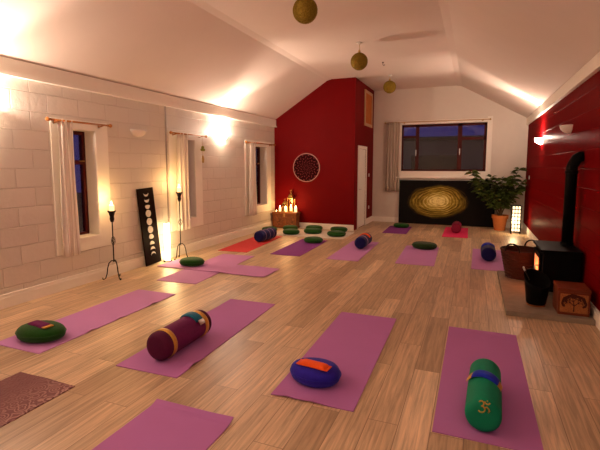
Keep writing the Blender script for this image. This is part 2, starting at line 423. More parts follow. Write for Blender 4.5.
WINS = [dict(y0=3.96, y1=4.52, t0=3.84, t1=4.73), dict(y0=6.34, y1=6.80, t0=6.06, t1=7.02), dict(y0=8.92, y1=9.84, t0=8.72, t1=10.06)]
WZ0, WZ1 = .62, 2.08
holes = [(w['y0'], w['y1'], WZ0, WZ1) for w in WINS]
wall_x('wall_left', XL, -1, YR, YB + .24, 0, ZP, holes, 'block_left', th=.26)
wall_x('wall_right', XR, 1, YR, YB + .24, 0, ZP, [], 'red_block')

BW = (-1.94, .26, 1.46, 2.74)                       # opening of the far window: x0,x1,z0,z1
def gable(name, y, th, m, hole=None):
    """end wall with the roof-shaped top; hole = (x0,x1,z0,z1)"""
    bm = B()
    out = [(XL - .26, 0), (XR + .24, 0), (XR + .24, ZP + .0), (XC1, ZC + .06), (XC0, ZC + .06), (XL - .26, ZP)]
    def zt(x):
        if x < XC0: return ZP + (x - XL) / (XC0 - XL) * (ZC - ZP) + .04
        if x > XC1: return ZP + (XR - x) / (XR - XC1) * (ZC - ZP) + .04
        return ZC + .04
    xs = sorted({XL - .26, XC0, XC1, XR + .24, *(hole[:2] if hole else ())})
    for yy in (y, y + th):
        for a, b_ in zip(xs, xs[1:]):
            if hole and hole[0] <= a and b_ <= hole[1]:
                quad(bm, [(a, yy, 0), (b_, yy, 0), (b_, yy, hole[2]), (a, yy, hole[2])])
                quad(bm, [(a, yy, hole[3]), (b_, yy, hole[3]), (b_, yy, zt(b_)), (a, yy, zt(a))])
            else: quad(bm, [(a, yy, 0), (b_, yy, 0), (b_, yy, zt(b_)), (a, yy, zt(a))])
    if hole:
        x0, x1, z0, z1 = hole
        for (p, q) in (((x0, z0), (x1, z0)), ((x1, z0), (x1, z1)), ((x1, z1), (x0, z1)), ((x0, z1), (x0, z0))):
            quad(bm, [(p[0], y, p[1]), (q[0], y, q[1]), (q[0], y + th, q[1]), (p[0], y + th, p[1])])
    bmesh.ops.remove_doubles(bm, verts=bm.verts[:], dist=1e-5)
    return struct(name, bm, m)
gable('wall_back', YB, .24, 'plaster', BW)
gable('wall_rear', YR - .24, .24, 'block_rear')

bm = B(); box(bm, XL - .3, XR + .3, YR - .24, YB + .24, -.15, 0); struct('floor', bm, 'floor')

# vaulted ceiling: flat strip between two slopes, a shell with thickness
bm = B()
prof = [(XL - .26, ZP - .12), (XL, ZP), (XC0, ZC), (XC0 + .12, ZC + .03), (XC1 - .12, ZC + .03), (XC1, ZC), (XR, ZP), (XR + .24, ZP - .12)]
prof[0] = (XL - .26, ZP - .16); 
lo = [(x, z) for x, z in prof]; hi = [(x, z + .22) for x, z in prof]
for a in range(len(lo) - 1):
    for P in (lo, hi):
        quad(bm, [(P[a][0], YR - .24, P[a][1]), (P[a + 1][0], YR - .24, P[a + 1][1]), (P[a + 1][0], YB + .24, P[a + 1][1]), (P[a][0], YB + .24, P[a][1])])
for y in (YR - .24, YB + .24):
    bm.faces.new([bm.verts.new((x, y, z)) for x, z in lo + hi[::-1]])
for i in (0, -1):
    quad(bm, [(lo[i][0], YR - .24, lo[i][1]), (hi[i][0], YR - .24, hi[i][1]), (hi[i][0], YB + .24, hi[i][1]), (lo[i][0], YB + .24, lo[i][1])])
bmesh.ops.remove_doubles(bm, verts=bm.verts[:], dist=1e-5)
struct('ceiling', bm, 'ceiling')

# wall plates along the eaves
for nm, xa, xb in (('trim_1', XL, XL + .05), ('trim_2', XR - .05, XR)):
    bm = B(); box(bm, xa, xb, YR, YP if nm == 'trim_1' else YB, 2.63, ZP + .01)
    if nm == 'trim_1': box(bm, xa, xb + .02, YR, YP, 2.60, 2.63)
    struct(nm, bm, 'trim')

# red partition: a front wall and a side wall with a doorway
bm = B()
def zc(x): return ZP + (x - XL) / (XC0 - XL) * (ZC - ZP) if x < XC0 else ZC + .03
for yy in (YP, YP + .1):
    quad(bm, [(XL, yy, 0), (XC0, yy, 0), (XC0, yy, ZC), (XL, yy, ZP)])
    quad(bm, [(XC0, yy, 0), (XP, yy, 0), (XP, yy, ZC + .03), (XC0 + .12, yy, ZC + .03), (XC0, yy, ZC)])
quad(bm, [(XP, YP, 0), (XP, YP + .1, 0), (XP, YP + .1, ZC + .03), (XP, YP, ZC + .03)])
bmesh.ops.remove_doubles(bm, verts=bm.verts[:], dist=1e-5)
struct('wall_partition', bm, 'red')
DY0, DY1, DZ = 10.68, 11.46, 2.04
wall_x('wall_passage', XP, -1, YP + .1, YB, 0, ZC + .03, [(DY0, DY1, 0, DZ)], 'red', th=.1)

# baseboards
def board(name, x0, x1, y0, y1, th_axis):
    bm = B(); box(bm, x0, x1, y0, y1, 0, .12)
    if th_axis == 'x+': box(bm, x0, x1 - .007, y0, y1, .12, .155)
    elif th_axis == 'x-': box(bm, x0 + .007, x1, y0, y1, .12, .155)
    else: box(bm, x0, x1, y0 + .007, y1, .12, .14)
    struct(name, bm, 'trim')
board('baseboard_left', XL, XL + .03, YR, YP, 'x+')
board('baseboard_right', XR - .02, XR, YR, YB, 'x-')
board('baseboard_back', XP, XR - .02, YB - .02, YB, 'y')
board('baseboard_partition', XL + .02, XP, YP - .02, YP, 'y')
board('baseboard_passage', XP, XP + .02, 11.56, YB - .02, 'x+')

# passage door
d = struct_root('door_1', (XP, 0, 0))
bm = B()
for y in (DY0 - .075, DY1): box(bm, -.11, .018, y, y + .075, 0, DZ + .075)
box(bm, -.11, .018, DY0, DY1, DZ, DZ + .075); fin('door_frame', bm, 'trim', d)
bm = B(); box(bm, -.048, -.008, DY0 + .004, DY1 - .004, .008, DZ - .004)
for z0, z1 in ((.25, .95), (1.1, 1.85)):
    for y0, y1 in ((DY0 + .1, DY0 + .35), (DY1 - .35, DY1 - .1)): box(bm, -.014, -.004, y0, y1, z0, z1, .004)
dp = fin('door_panel', bm, 'trim', d)
bm = B(); lathe(bm, [(0, 0), (.026, 0), (.026, .008), (.011, .012), (.011, .045), (0, .045)], 14, 'X', (-.008, DY0 + .09, 1.0)); tube(bm, [(.032, DY0 + .09, 1.0), (.032, DY0 + .20, 1.0)], .009)
fin('door_handle', bm, 'chrome', dp)

def plate(x, y, z, nx, label, n=1):
    t = thing('wall_switch', label, 'switch', (x, y, z))
    bm = B(); s = .009 * nx; box(bm, min(0, s), max(0, s), -.043, .043, -.043, .043, .002); fin('switch_plate', bm, 'plastic', t)
    bm = B(); box(bm, min(s, s * 1.6), max(s, s * 1.6), -.012, .012, -.02, .02); fin('rocker', bm, 'plastic', t)
plate(XP, 11.85, 1.35, 1, 'white light switch beside the passage door on the red wall')
plate(XP, 11.88, .45, 1, 'white low socket plate by the passage door near the floor')
plate(XR, 11.55, 1.33, -1, 'small white switch on the right red wall above the lattice lamp')

# --- left windows
def left_window(n, w):
    r = struct_root(f'window_{n}', (XL, 0, 0))
    y0, y1 = w['y0'], w['y1']
    bm = B(); t = .012                              # flat plaster surround, slightly proud of the blockwork
    box(bm, 0, t, w['t0'], y0, .46, 2.20); box(bm, 0, t, y1, w['t1'], .46, 2.20)
    box(bm, 0, t, y0, y1, WZ1, 2.20); box(bm, 0, t, y0, y1, .46, WZ0)
    fin('window_surround', bm, 'trim', r)
    bm = B()
    e = .004
    box(bm, -.19, .0, y0, y0 + e, WZ0, WZ1); box(bm, -.19, 0, y1 - e, y1, WZ0, WZ1); box(bm, -.19, 0, y0, y1, WZ1 - e, WZ1)
    box(bm, -.19, .03, y0 + e, y1 - e, WZ0, WZ0 + .02)
    fin('window_reveal', bm, 'trim', r)
    bm = B(); f = .055; xa, xb = -.25, -.19
    box(bm, xa, xb, y0, y0 + f, WZ0, WZ1); box(bm, xa, xb, y1 - f, y1, WZ0, WZ1)
    box(bm, xa, xb, y0 + f, y1 - f, WZ0, WZ0 + f); box(bm, xa, xb, y0 + f, y1 - f, WZ1 - f, WZ1)
    box(bm, xa, xb, y0 + f, y1 - f, 1.62, 1.68)
    fr = fin('window_frame', bm, 'dark_wood', r)
    bm = B(); box(bm, -.222, -.218, y0 + f, y1 - f, WZ0 + f, 1.62); fin('pane', bm, 'glass', fr)
    bm = B(); box(bm, -.222, -.218, y0 + f, y1 - f, 1.68, WZ1 - f); fin('pane', bm, 'glass', fr)
    bm = B(); box(bm, -.19, -.175, y1 - f - .06, y1 - f + .02, 1.66, 1.675); fin('window_latch', bm, 'brass', fr)
for i, w in enumerate(WINS): left_window(i + 1, w)

# --- far window
r = struct_root('window_4', (0, YB, 0)); x0, x1, z0, z1 = BW
bm = B()
box(bm, -2.02, x0, -.03, 0, 1.30, 2.84); box(bm, x1, .38, -.03, 0, 1.30, 2.88); box(bm, x0, x1, -.03, 0, z1, 2.84); box(bm, x0, x1, -.03, 0, 1.30, z0)
fin('window_surround', bm, 'trim', r)
bm = B(); box(bm, -2.05, .42, -.10, 0, 1.265, 1.30, .004); fin('window_sill', bm, 'trim', r)
bm = B(); ya, yb = .10, .16; f = .07
box(bm, x0, x0 + .045, ya, yb, z0, z1); box(bm, x1 - f, x1, ya, yb, z0, z1)
box(bm, x0, x1, ya, yb, z0, z0 + .05); box(bm, x0, x1, ya, yb, z1 - .065, z1)
m1, m2 = (-1.56, -1.47), (-.46, -.35)
for a, b_ in (m1, m2): box(bm, a, b_, ya, yb, z0, z1)
box(bm, x0, m1[0], ya, yb, 2.37, 2.44); box(bm, m2[1], x1, ya, yb, 2.29, 2.37)
fr = fin('window_frame', bm, 'dark_wood', r)
for a, b_, c, e in ((x0 + .045, m1[0], z0 + .05, 2.37), (x0 + .045, m1[0], 2.44, z1 - .065), (m1[1], m2[0], z0 + .05, z1 - .065), (m2[1], x1 - f, z0 + .05, 2.29), (m2[1], x1 - f, 2.37, z1 - .065)):
    bm = B(); box(bm, a, b_, .128, .132, c, e); fin('pane', bm, 'glass', fr)
for x, z in ((-1.545, 2.0), (-.40, 2.02)):
    bm = B(); box(bm, x - .012, x + .012, .085, .10, z - .07, z + .05, .003); box(bm, x - .008, x + .008, .07, .088, z - .12, z - .02, .003); fin('window_handle', bm, 'chrome', fr)

# ------------------------------------------------------------------ curtains and rods
def curtain_rod_y(y0, y1, z, label, m='oak_rod'):
    x = XL + .085
    t = thing('curtain_rod', label, 'curtain rod', (x, y0, z))
    L_ = y1 - y0
    bm = B(); tube(bm, [(0, 0, 0), (0, L_, 0)], .0125, 10); fin('pole', bm, m, t, smooth=True)
    for y, s in ((0, -1), (L_, 1)):
        bm = B(); lathe(bm, [(0, 0), (.016, 0), (.016, .012), (.011, .018), (.024, .038), (.027, .05), (.022, .064), (0, .074)], 14, 'Y', (0, y, 0), None if s > 0 else Matrix.Rotation(PI, 4, 'X'))
        fin('finial', bm, m, t, smooth=True)
    for y in (.09, L_ - .09):
        bm = B(); tube(bm, [(0, y, -.015), (-.045, y, -.022), (-.085, y, -.022)], .008); lathe(bm, [(0, 0), (.026, 0), (.022, .012), (0, .012)], 14, 'X', (-.085, y, -.022)); box(bm, -.018, .018, y - .008, y + .008, -.018, -.0125)
        fin('bracket', bm, m, t)
    return t
curtain_rod_y(3.80, 4.67, 2.165, 'orange pine curtain rod over the nearest left window, round finials')
curtain_rod_y(6.08, 7.02, 2.165, 'wooden curtain rod over the middle left window with hanging charm')
curtain_rod_y(8.68, 10.06, 2.14, 'wooden curtain rod over the far left window beside the red partition')

def curtain_mesh(w, h, folds, amp, th=.006, flare=1.0, seedv=0):
    """pleated cloth of width w along local X, hanging from z=0 down to -h, with thickness"""
    rnd = random.Random(seedv); bm = B(); uv = bm.loops.layers.uv.new('UVMap')
    n = folds * 8; rows = 14
    ph = [rnd.uniform(-.5, .5) for _ in range(folds + 1)]
    def P(i, j, o):
        u = i / n; v = j / rows
        a = amp * (.55 + .45 * v) * (1 + .3 * ph[int(u * folds)])
        x = (u - .5) * w * (1 + (flare - 1) * v) + .01 * math.sin(v * 5 + u * 9)
        y = a * math.sin(2 * PI * folds * u + .5 * math.sin(v * 3 + seedv)) + o
        return (x, y, -h * v)
    gs = []
    for o in (0, th):
        gs.append([[bm.verts.new(P(i, j, o)) for j in range(rows + 1)] for i in range(n + 1)])
    def f(vs, us):
        fc = bm.faces.new(vs)
        for l, u in zip(fc.loops, us): l[uv].uv = u
    for k, g in enumerate(gs):
        for i in range(n):
            for j in range(rows):
                f((g[i][j], g[i + 1][j], g[i + 1][j + 1], g[i][j + 1]), ((i / n, j / rows), ((i + 1) / n, j / rows), ((i + 1) / n, (j + 1) / rows), (i / n, (j + 1) / rows)))
    A, C = gs
    for i in range(n):
        for j in (0, rows): f((A[i][j], A[i + 1][j], C[i + 1][j], C[i][j]), ((i / n, 0),) * 4)
    for j in range(rows):
        for i in (0, n): f((A[i][j], A[i][j + 1], C[i][j + 1], C[i][j]), ((i / n, 0),) * 4)
    return bm
for (yc, w, z, h, sd, lab) in ((3.985, .21, 2.165, 1.74, 3, 'cream striped curtain drawn to the left of the nearest window'),
                               (6.335, .29, 2.165, 1.72, 5, 'cream curtain gathered beside the middle left window behind the tall candle stand'),
                               (8.93, .30, 2.14, 1.72, 8, 'cream curtain at the far left window next to the red partition')):
    c = fin('curtain', curtain_mesh(w, h, 3, .034, flare=1.12, seedv=sd), 'curtain', None, (XL + .083, yc, z + .013), (0, 0, PI / 2), smooth=True)
    tag(c, lab, 'curtain')
t = thing('curtain_rod', 'slim pale rod across the top of the large far window', 'curtain rod', (-2.36, YB - .085, 2.80))
bm = B(); tube(bm, [(0, 0, 0), (2.66, 0, 0)], .012, 10); fin('pole', bm, 'art_frame', t)
for x, s in ((0, -1), (2.66, 1)):
    bm = B(); ball(bm, (x + .02 * s, 0, 0), .024); fin('finial', bm, 'brass', t, smooth=True)
for x in (.5, 2.5):
    bm = B(); tube(bm, [(x, 0, -.01), (x, .085, -.01)], .007); lathe(bm, [(0, 0), (.022, 0), (.022, .01), (0, .01)], 12, 'Y', (x, .045, -.01)); fin('bracket', bm, 'brass', t)
c = fin('curtain', curtain_mesh(.36, 1.92, 5, .035, flare=1.05, seedv=11), 'linen', None, (-2.15, YB - .088, 2.813), (0, 0, 0), smooth=True)
tag(c, 'taupe striped curtain at the left end of the large far window', 'curtain')

# ------------------------------------------------------------------ yoga mats
def yoga_mat(label, cx, cy, w, l, m, rotz=0, z=0, curls=(), sx=None, group=None, name='yoga_mat'):
    """thin foam mat with rounded edge and gently lifted spots; local x = width, y = length; origin at floor under its centre"""
    bm = B(); nx, ny = 10, 60; th = .006
    rnd = random.Random(int(abs(cx * 100 + cy * 10)))
    top, bot = [], []
    for i in range(nx + 1):
        rt, rb = [], []
        for j in range(ny + 1):
            u, v = i / nx - .5, j / ny - .5
            x, y = u * w, v * l
            lift = 0
            for (ex, ey, hh, rad) in curls:          # lifted spots given in fractions of the mat
                d2 = (0 if ex is None else ((u - ex) * w) ** 2) + (0 if ey is None else ((v - ey) * l) ** 2)
                lift += hh * math.exp(-d2 / rad ** 2)
            rt.append(bm.verts.new((x, y, th + lift + z))); rb.append(bm.verts.new((x, y, .0005 + lift + z)))
        top.append(rt); bot.append(rb)
    for i in range(nx):
        for j in range(ny):
            bm.faces.new((top[i][j], top[i + 1][j], top[i + 1][j + 1], top[i][j + 1])); bm.faces.new((bot[i][j], bot[i][j + 1], bot[i + 1][j + 1], bot[i + 1][j]))
    for i in range(nx):
        for j in (0, ny): bm.faces.new((top[i][j], top[i + 1][j], bot[i + 1][j], bot[i][j]))
    for j in range(ny):
        for i in (0, nx): bm.faces.new((top[i][j], top[i][j + 1], bot[i][j + 1], bot[i][j]))
    o = fin(name, bm, m, None, (cx, cy, 0), (0, 0, rotz))
    return tag(o, label, 'yoga mat', group)

yoga_mat('plum yoga mat with floral print cut off by the left foreground', -2.93, 1.24, .58, 1.82, 'plum', .0, curls=((0, .5, .006, .1),))
yoga_mat('empty lilac mat in the centre foreground with a slightly curled far end', -1.645, 1.29, .60, 1.84, 'lilac', .0, curls=((None, .5, .02, .03), (.5, .5, .006, .1)))
yoga_mat('long lilac mat by the left wall under the green cushion with plum pillow', -3.69, 3.35, .58, 1.84, 'lilac_pale', .01, curls=((.5, -.2, .012, .05), (.5, .28, .012, .05), (.5, .0, .010, .05)))
yoga_mat('lilac mat under the plum bolster with gold bands', -2.35, 3.45, .585, 1.86, 'lilac', .03, curls=((.5, -.38, .018, .05), (-.5, .2, .008, .1)))
yoga_mat('lilac mat under the royal blue cushion with orange pillow', -.985, 3.51, .595, 1.84, 'lilac', .015, curls=((-.3, -.5, .014, .06), (0, -.5, .012, .08)))
yoga_mat('lilac mat under the green bolster at right foreground', .122, 3.48, .60, 1.82, 'lilac', 0, curls=((None, .5, .008, .05),))
yoga_mat('lilac mat lying lengthwise partly beneath a crosswise mat, left of centre', -3.83, 5.70, .63, 1.92, 'lilac_pale', .06)
yoga_mat('lilac mat laid crosswise over another mat, green cushion on its wall end', -3.70, 5.68, 1.90, .56, 'lilac_pale', .0, z=.0065, curls=((.5, -.5, .006, .08), (.1, -.5, .010, .05), (.3, .5, .006, .06)))
yoga_mat('coral red mat near the left wall under a navy bolster', -4.235, 7.86, .60, 1.92, 'coral', .07)
yoga_mat('deep purple mat with a green cushion on its far end, below the rug', -3.14, 7.82, .58, 1.72, 'purple', .03)
yoga_mat('pale lilac mat under the navy bolster with orange pillow', -2.065, 7.92, .56, 1.93, 'lilac_pale', .02)
yoga_mat('purple mat before the passage door, farthest left of those by the far wall', -1.745, 10.88, .57, 1.29, 'purple', .03)
yoga_mat('lilac mat in the middle of the room under a dark olive cushion', -.88, 7.91, .62, 1.70, 'lilac_pale', .03)
yoga_mat('hot pink mat in front of the gold swirl painting', -.37, 10.99, .55, 1.66, 'pink', .01)
yoga_mat('lilac mat right of centre under the bright blue topped bolster', .285, 8.0, .54, 1.78, 'lilac_pale', -.01)

# ------------------------------------------------------------------ cushions
def zafu_bm(rx, ry, h, seedv=0):
    bm = B(); rnd = random.Random(seedv)
    prof = [(0, 0), (.62, 0), (.80, .03), (.93, .14), (.995, .34), (1, .5), (.975, .68), (.88, .84), (.70, .94), (.42, .99), (.15, 1.0), (0, .985)]
    seg = 40
    vs = lathe(bm, prof, seg)
    for v in vs:
        a = math.atan2(v.co.y, v.co.x); r = math.hypot(v.co.x, v.co.y)
        wob = 1 + .012 * math.sin(3 * a + seedv) + .008 * math.sin(22 * a) * (r > .75)
        dent = -.03 * math.sin(2 * a + seedv) * (v.co.z > .7) * r
        v.co = Vector((v.co.x * rx * wob, v.co.y * ry * wob, v.co.z * h * (1 + dent)))
    return bm
def seam_bm(rx, ry, h):
    bm = B(); tube(bm, [(rx * 1.0 * math.cos(2 * PI * k / 40), ry * 1.0 * math.sin(2 * PI * k / 40), h * .5) for k in range(40)], .005, 6, closed=True); return bm
def zafu(label, x, y, z, rx, ry, h, m, rotz=0, sd=0, group=None):
    t = thing('meditation_cushion', label, 'cushion', (x, y, z), rotz, group)
    fin('cushion_body', zafu_bm(rx, ry, h, sd), m, t, smooth=True, sub=1)
    fin('piping', seam_bm(rx, ry, h), m, t, smooth=True)
    return t

MT = .007
def eye_pillow_bm(l, w, h):
    """small stuffed rectangle, puffed in the middle, pinched towards its ends"""
    bm = B(); nx, ny = 16, 8; T, Bt = [], []
    for i in range(nx + 1):
        a, b_ = [], []
        for j in range(ny + 1):
            u, v = i / nx * 2 - 1, j / ny * 2 - 1
            p = max(0, (1 - u ** 6)) ** .5 * max(0, (1 - v ** 4)) ** .5
            x = u * l / 2; y = v * w / 2 * (1 - .06 * (1 - abs(u)))
            a.append(bm.verts.new((x, y, h * p + .002))); b_.append(bm.verts.new((x, y, 0)))
        T.append(a); Bt.append(b_)
    for i in range(nx):
        for j in range(ny):
            bm.faces.new((T[i][j], T[i + 1][j], T[i + 1][j + 1], T[i][j + 1])); bm.faces.new((Bt[i][j], Bt[i][j + 1], Bt[i + 1][j + 1], Bt[i + 1][j]))
    for i in range(nx):
        for j in (0, ny): bm.faces.new((T[i][j], T[i + 1][j], Bt[i + 1][j], Bt[i][j]))
    for j in range(ny):
        for i in (0, nx): bm.faces.new((T[i][j], T[i][j + 1], Bt[i][j + 1], Bt[i][j]))
    return bm

def drape_bm(l, w, th, R, a0=0, nx=18):
    """stuffed strip bent over a bolster of radius R: local y = bolster axis, arc in xz centred on the axis (z=0)"""
    bm = B(); ny = 8; T, Bt = [], []
    for i in range(nx + 1):
        a, b_ = [], []
        u = i / nx * 2 - 1; ang = PI / 2 - (u * l / 2 / R + a0)
        for j in range(ny + 1):
            v = j / ny * 2 - 1
            p = max(0, 1 - u ** 6) ** .5 * max(0, 1 - v ** 4) ** .5
            for rr, lst in ((R + .004 + th * p, a), (R + .001, b_)):
                lst.append(bm.verts.new((rr * math.cos(ang), v * w / 2, rr * math.sin(ang))))
        T.append(a); Bt.append(b_)
    for i in range(nx):
        for j in range(ny):
            bm.faces.new((T[i][j], T[i + 1][j], T[i + 1][j + 1], T[i][j + 1])); bm.faces.new((Bt[i][j], Bt[i][j + 1], Bt[i + 1][j + 1], Bt[i + 1][j]))
    for i in range(nx):
        for j in (0, ny): bm.faces.new((T[i][j], T[i + 1][j], Bt[i + 1][j], Bt[i][j]))
    for j in range(ny):
        for i in (0, nx): bm.faces.new((T[i][j], T[i][j + 1], Bt[i][j + 1], Bt[i][j]))
    return bm

def tag_bm(l, w, th, R, a0):
    return drape_bm(l, w, th, R, a0, nx=6)

# foreground cushions
zafu('green meditation cushion with a plum eye pillow by the left wall', -3.68, 2.675, MT, .235, .165, .135, 'green', .12, 1)
t = thing('eye_pillow', 'plum eye pillow with gold end on the green cushion', 'eye pillow', (-3.67, 2.66, MT + .134), -.12)
fin('pillow_body', eye_pillow_bm(.23, .10, .022), 'maroon', t, smooth=True)
bm = B(); box(bm, .10, .145, -.045, .045, .0, .012, .004); fin('pillow_end', bm, 'gold_cloth', t)['label'] = 'gold brocade end'
zafu('royal blue meditation cushion carrying an orange eye pillow', -1.045, 2.89, MT, .195, .155, .135, 'blue', -.1, 4)
t = thing('eye_pillow', 'bright orange eye pillow on the royal blue cushion', 'eye pillow', (-1.04, 2.84, MT + .136), -.12)
fin('pillow_body', eye_pillow_bm(.22, .085, .026), 'orange', t, smooth=True)
for s in (-1, 1):
    bm = B(); quadl = .11 * s; box(bm, min(quadl, quadl + .018 * s), max(quadl, quadl + .018 * s), -.042, .042, .0, .006, .002); fin('pillow_end', bm, 'orange', t)

def bolster(label, x, y, z, r, l, m_body, m_end, rotz, band=None, band_m='gold_cloth', band_w=.035, group=None):
    t = thing('bolster', label, 'bolster', (x, y, z + r * 1.012 + (.0062 if band else .0003)), rotz, group)
    h = l / 2; bm = B()
    if band: body_h = h - .07
    else: body_h = h
    n = 8; e = .045
    prof = [(0, -h)] + [(r - e + e * math.sin(a), -h + e - e * math.cos(a)) for a in [PI / 2 * k / n for k in range(n + 1)]]
    prof += [(r * 1.006, -h * .5), (r * 1.012, 0), (r * 1.006, h * .5)]
    prof += [(r - e + e * math.cos(a), h - e + e * math.sin(a)) for a in [PI / 2 * k / n for k in range(n + 1)]] + [(0, h)]
    lathe(bm, prof, 36, 'Y'); fin('bolster_body', bm, m_body, t, smooth=True)
    if m_end:
        for s in (-1, 1):
            bm = B(); pr = [(0, h + .004)] + [(r - e + (e + .003) * math.cos(a), h - e + (e + .003) * math.sin(a)) for a in [PI / 2 * (n - k) / n for k in range(n + 1)]] + [(r * 1.004 + .003, h - .075)]
            lathe(bm, pr, 36, 'Y', (0, 0, 0), None if s > 0 else Matrix.Rotation(PI, 4, 'Z')); fin('end_cap', bm, m_end, t, smooth=True)
    for bpos in (band or ()):
        bm = B(); rr = r * 1.012 + .005
        lathe(bm, [(r * .99, -band_w / 2), (rr, -band_w / 2 + .004), (rr + .001, 0), (rr, band_w / 2 - .004), (r * .99, band_w / 2)], 36, 'Y', (0, bpos, 0)); fin('band', bm, band_m, t, smooth=True)
    return t
bA = bolster('plum velvet bolster with two gold bands on a lilac mat', -2.345, 3.0, MT, .118, .66, 'maroon', 'maroon_dark', .02, band=(-.235, .235), band_w=.052)
t = thing('eye_pillow', 'teal eye pillow with pale tag draped over the plum bolster', 'eye pillow', (-2.35, 3.15, MT + .1245), .02)
fin('pillow_body', drape_bm(.20, .105, .014, .121, .1), 'teal', t, smooth=True)
bm = tag_bm(.045, .075, .003, .136, 1.02); fin('cloth_tag', bm, 'chrome', t)['label'] = 'pale silver tag'
bB = bolster('emerald green bolster with a gold emblem, right foreground', .115, 2.97, MT, .104, .66, 'emerald', None, -.04)
# gold emblem on the near end: two stacked curls, a tail to the right and a crescent with a dot
bm = B()
def arc(cx, cz, r, a0, a1, n=10): return [(cx + r * math.cos(a0 + (a1 - a0) * k / n), cz + r * math.sin(a0 + (a1 - a0) * k / n)) for k in range(n + 1)]
R_ = .104
def on_end(p):
    """wrap flat (x, s) onto the upper rounded end of the bolster: s runs from the end face up over the shoulder"""
    x, s = p; x *= 1.0
    h = .33; e = .045; f = R_ - e
    zc_ = math.sqrt(max(0, 1 - (x / R_) ** 2))
    if s < f: return (x, -h - .0025, s * zc_)
    q = (s - f) / e
    if q < PI / 2: return (x, -h + e - (e + .0025) * math.cos(q), (f + (e + .0025) * math.sin(q)) * zc_)
    return (x, -h + e + (s - f - e * PI / 2), (R_ + .0025) * zc_ * 1.004)
for pl in (arc(-.012, .087, .014, 2.6, -1.6), arc(-.010, .055, .019, 1.7, -2.6), [(.006, .067), (.020, .073), (.030, .065), (.033, .053), (.027, .043)], arc(.020, .103, .014, PI * 1.05, PI * 1.95, 8)):
    tube(bm, [on_end(p) for p in pl], .0042, 6)
ball(bm, on_end((.020, .107)), .004, u=8, v=6)
fin('emblem', bm, 'gold_cloth', bB, smooth=True)['label'] = 'gold curled emblem'
t = thing('eye_pillow', 'bright blue eye pillow with gold tags across the green bolster', 'eye pillow', (.11, 2.99, MT + .1058), -.22)
fin('pillow_body', drape_bm(.18, .09, .014, .1075, .12), 'royal', t, smooth=True)
for a0, m in ((-.86, 'gold_cloth'), (1.08, 'gold_cloth')):
    fin('cloth_tag', tag_bm(.055, .088, .006, .1085, a0), m, t)['label'] = 'gold brocade end'

# cushions and bolsters further away
zafu('green cushion on the crosswise lilac mat, close to the moon board', -4.17, 5.66, MT * 2, .21, .17, .115, 'green', 0, 2)
t = bolster('navy bolster with pale bands on the coral red mat', -4.13, 8.23, MT, .115, .66, 'navy', None, -.05, band=(-.17, 0, .17), band_m='lilac_band', band_w=.014)
zafu('green cushion on the far end of the deep purple mat', -3.08, 8.36, MT, .20, .18, .115, 'green', 0, 3)
bolster('navy bolster with pale band on a pale lilac mat, orange pillow on top', -1.99, 8.27, MT, .115, .64, 'navy', None, .02, band=(-.13,), band_m='lilac_band', band_w=.03)
t = thing('eye_pillow', 'orange eye pillow on the navy bolster in mid room', 'eye pillow', (-1.99, 8.36, MT + .1225), .02)
fin('pillow_body', drape_bm(.24, .11, .012, .119, .1), 'orange', t, smooth=True)
zafu('green cushion on the purple mat before the passage door', -1.72, 11.30, MT, .20, .17, .115, 'green', 0, 5)
zafu('dark olive cushion alone on the lilac mat in mid room', -.85, 8.55, MT, .235, .19, .125, 'green_dark', 0, 6)
bolster('rose red bolster on the hot pink mat, gold painting behind', -.36, 11.05, MT, .115, .60, 'rose', None, .0)
bolster('navy bolster with bright blue pillow, left of the log basket', .27, 8.03, MT, .118, .62, 'navy', None, .0)
t = thing('eye_pillow', 'bright blue eye pillow on the navy bolster near the log basket', 'eye pillow', (.27, 8.12, MT + .118), 0)
fin('pillow_body', drape_bm(.24, .16, .014, .121, .0), 'royal', t, smooth=True)

# cream rug with its cushions
bm = B(); box(bm, -4.42, -2.62, 8.97, 9.985, 0, .014, .005)
tag(fin('rug', bm, 'rug'), 'cream fringed wool rug below the red partition', 'rug')
GR = 'green cushions around the cream rug'
RZ = .015
for lab, x, y, z, rx in (('green cushion by the left wall beyond the navy bolster, leftmost of the row', -4.62, 9.42, 0, .19),
                  ('green cushion before the carved chest on the rug', -4.19, 9.72, RZ, .19),
                  ('green cushion on the front left corner of the cream rug', -3.93, 9.16, RZ, .20),
                  ('green cushion at the partition edge of the rug, behind a nearer one', -3.64, 9.93, RZ, .215),
                  ('green cushion in the middle of the cream rug', -3.50, 9.46, RZ, .22),
                  ('green cushion at the far right corner of the cream rug', -3.0, 9.93, RZ, .21),
                  ('green cushion at the near right corner of the cream rug', -2.86, 9.27, RZ, .215)):
    zafu(lab, x, y, z, rx, .18, .12, 'green', 0, int(x * -10), GR)

# ------------------------------------------------------------------ chest with lanterns
CX0, CX1, CY0, CY1, CH = -4.82, -4.16, 10.015, 10.265, .43
t = thing('wooden_chest', 'carved wooden chest in the corner below the red partition', 'chest', ((CX0 + CX1) / 2, (CY0 + CY1) / 2, 0))
hw, hd = (CX1 - CX0) / 2, (CY1 - CY0) / 2
bm = B(); box(bm, -hw + .01, hw - .01, -hd + .01, hd - .01, .03, CH - .06); fin('chest_body', bm, 'chest', t)
bm = B()
for x in (-hw, -.02, hw - .04): box(bm, x, x + .04, -hd, -hd + .02, .02, CH - .06)
for z in (.02, CH - .10): box(bm, -hw, hw, -hd + .001, -hd + .02, z, z + .04)
for s in (-hw, hw - .04):
    for s2 in (-hd, hd - .04): box(bm, s, s + .04, s2, s2 + .04, 0, .05)
fin('chest_frame', bm, 'chest_plain', t)
bm = B(); box(bm, -hw - .015, hw + .015, -hd - .015, hd + .01, CH - .06, CH - .012, .006); fin('lid', bm, 'chest_plain', t)
bm = B(); box(bm, -.025, .025, -hd - .022, -hd - .012, CH - .13, CH - .04, .003); fin('hasp', bm, 'brass', t)
CT = CH - .012
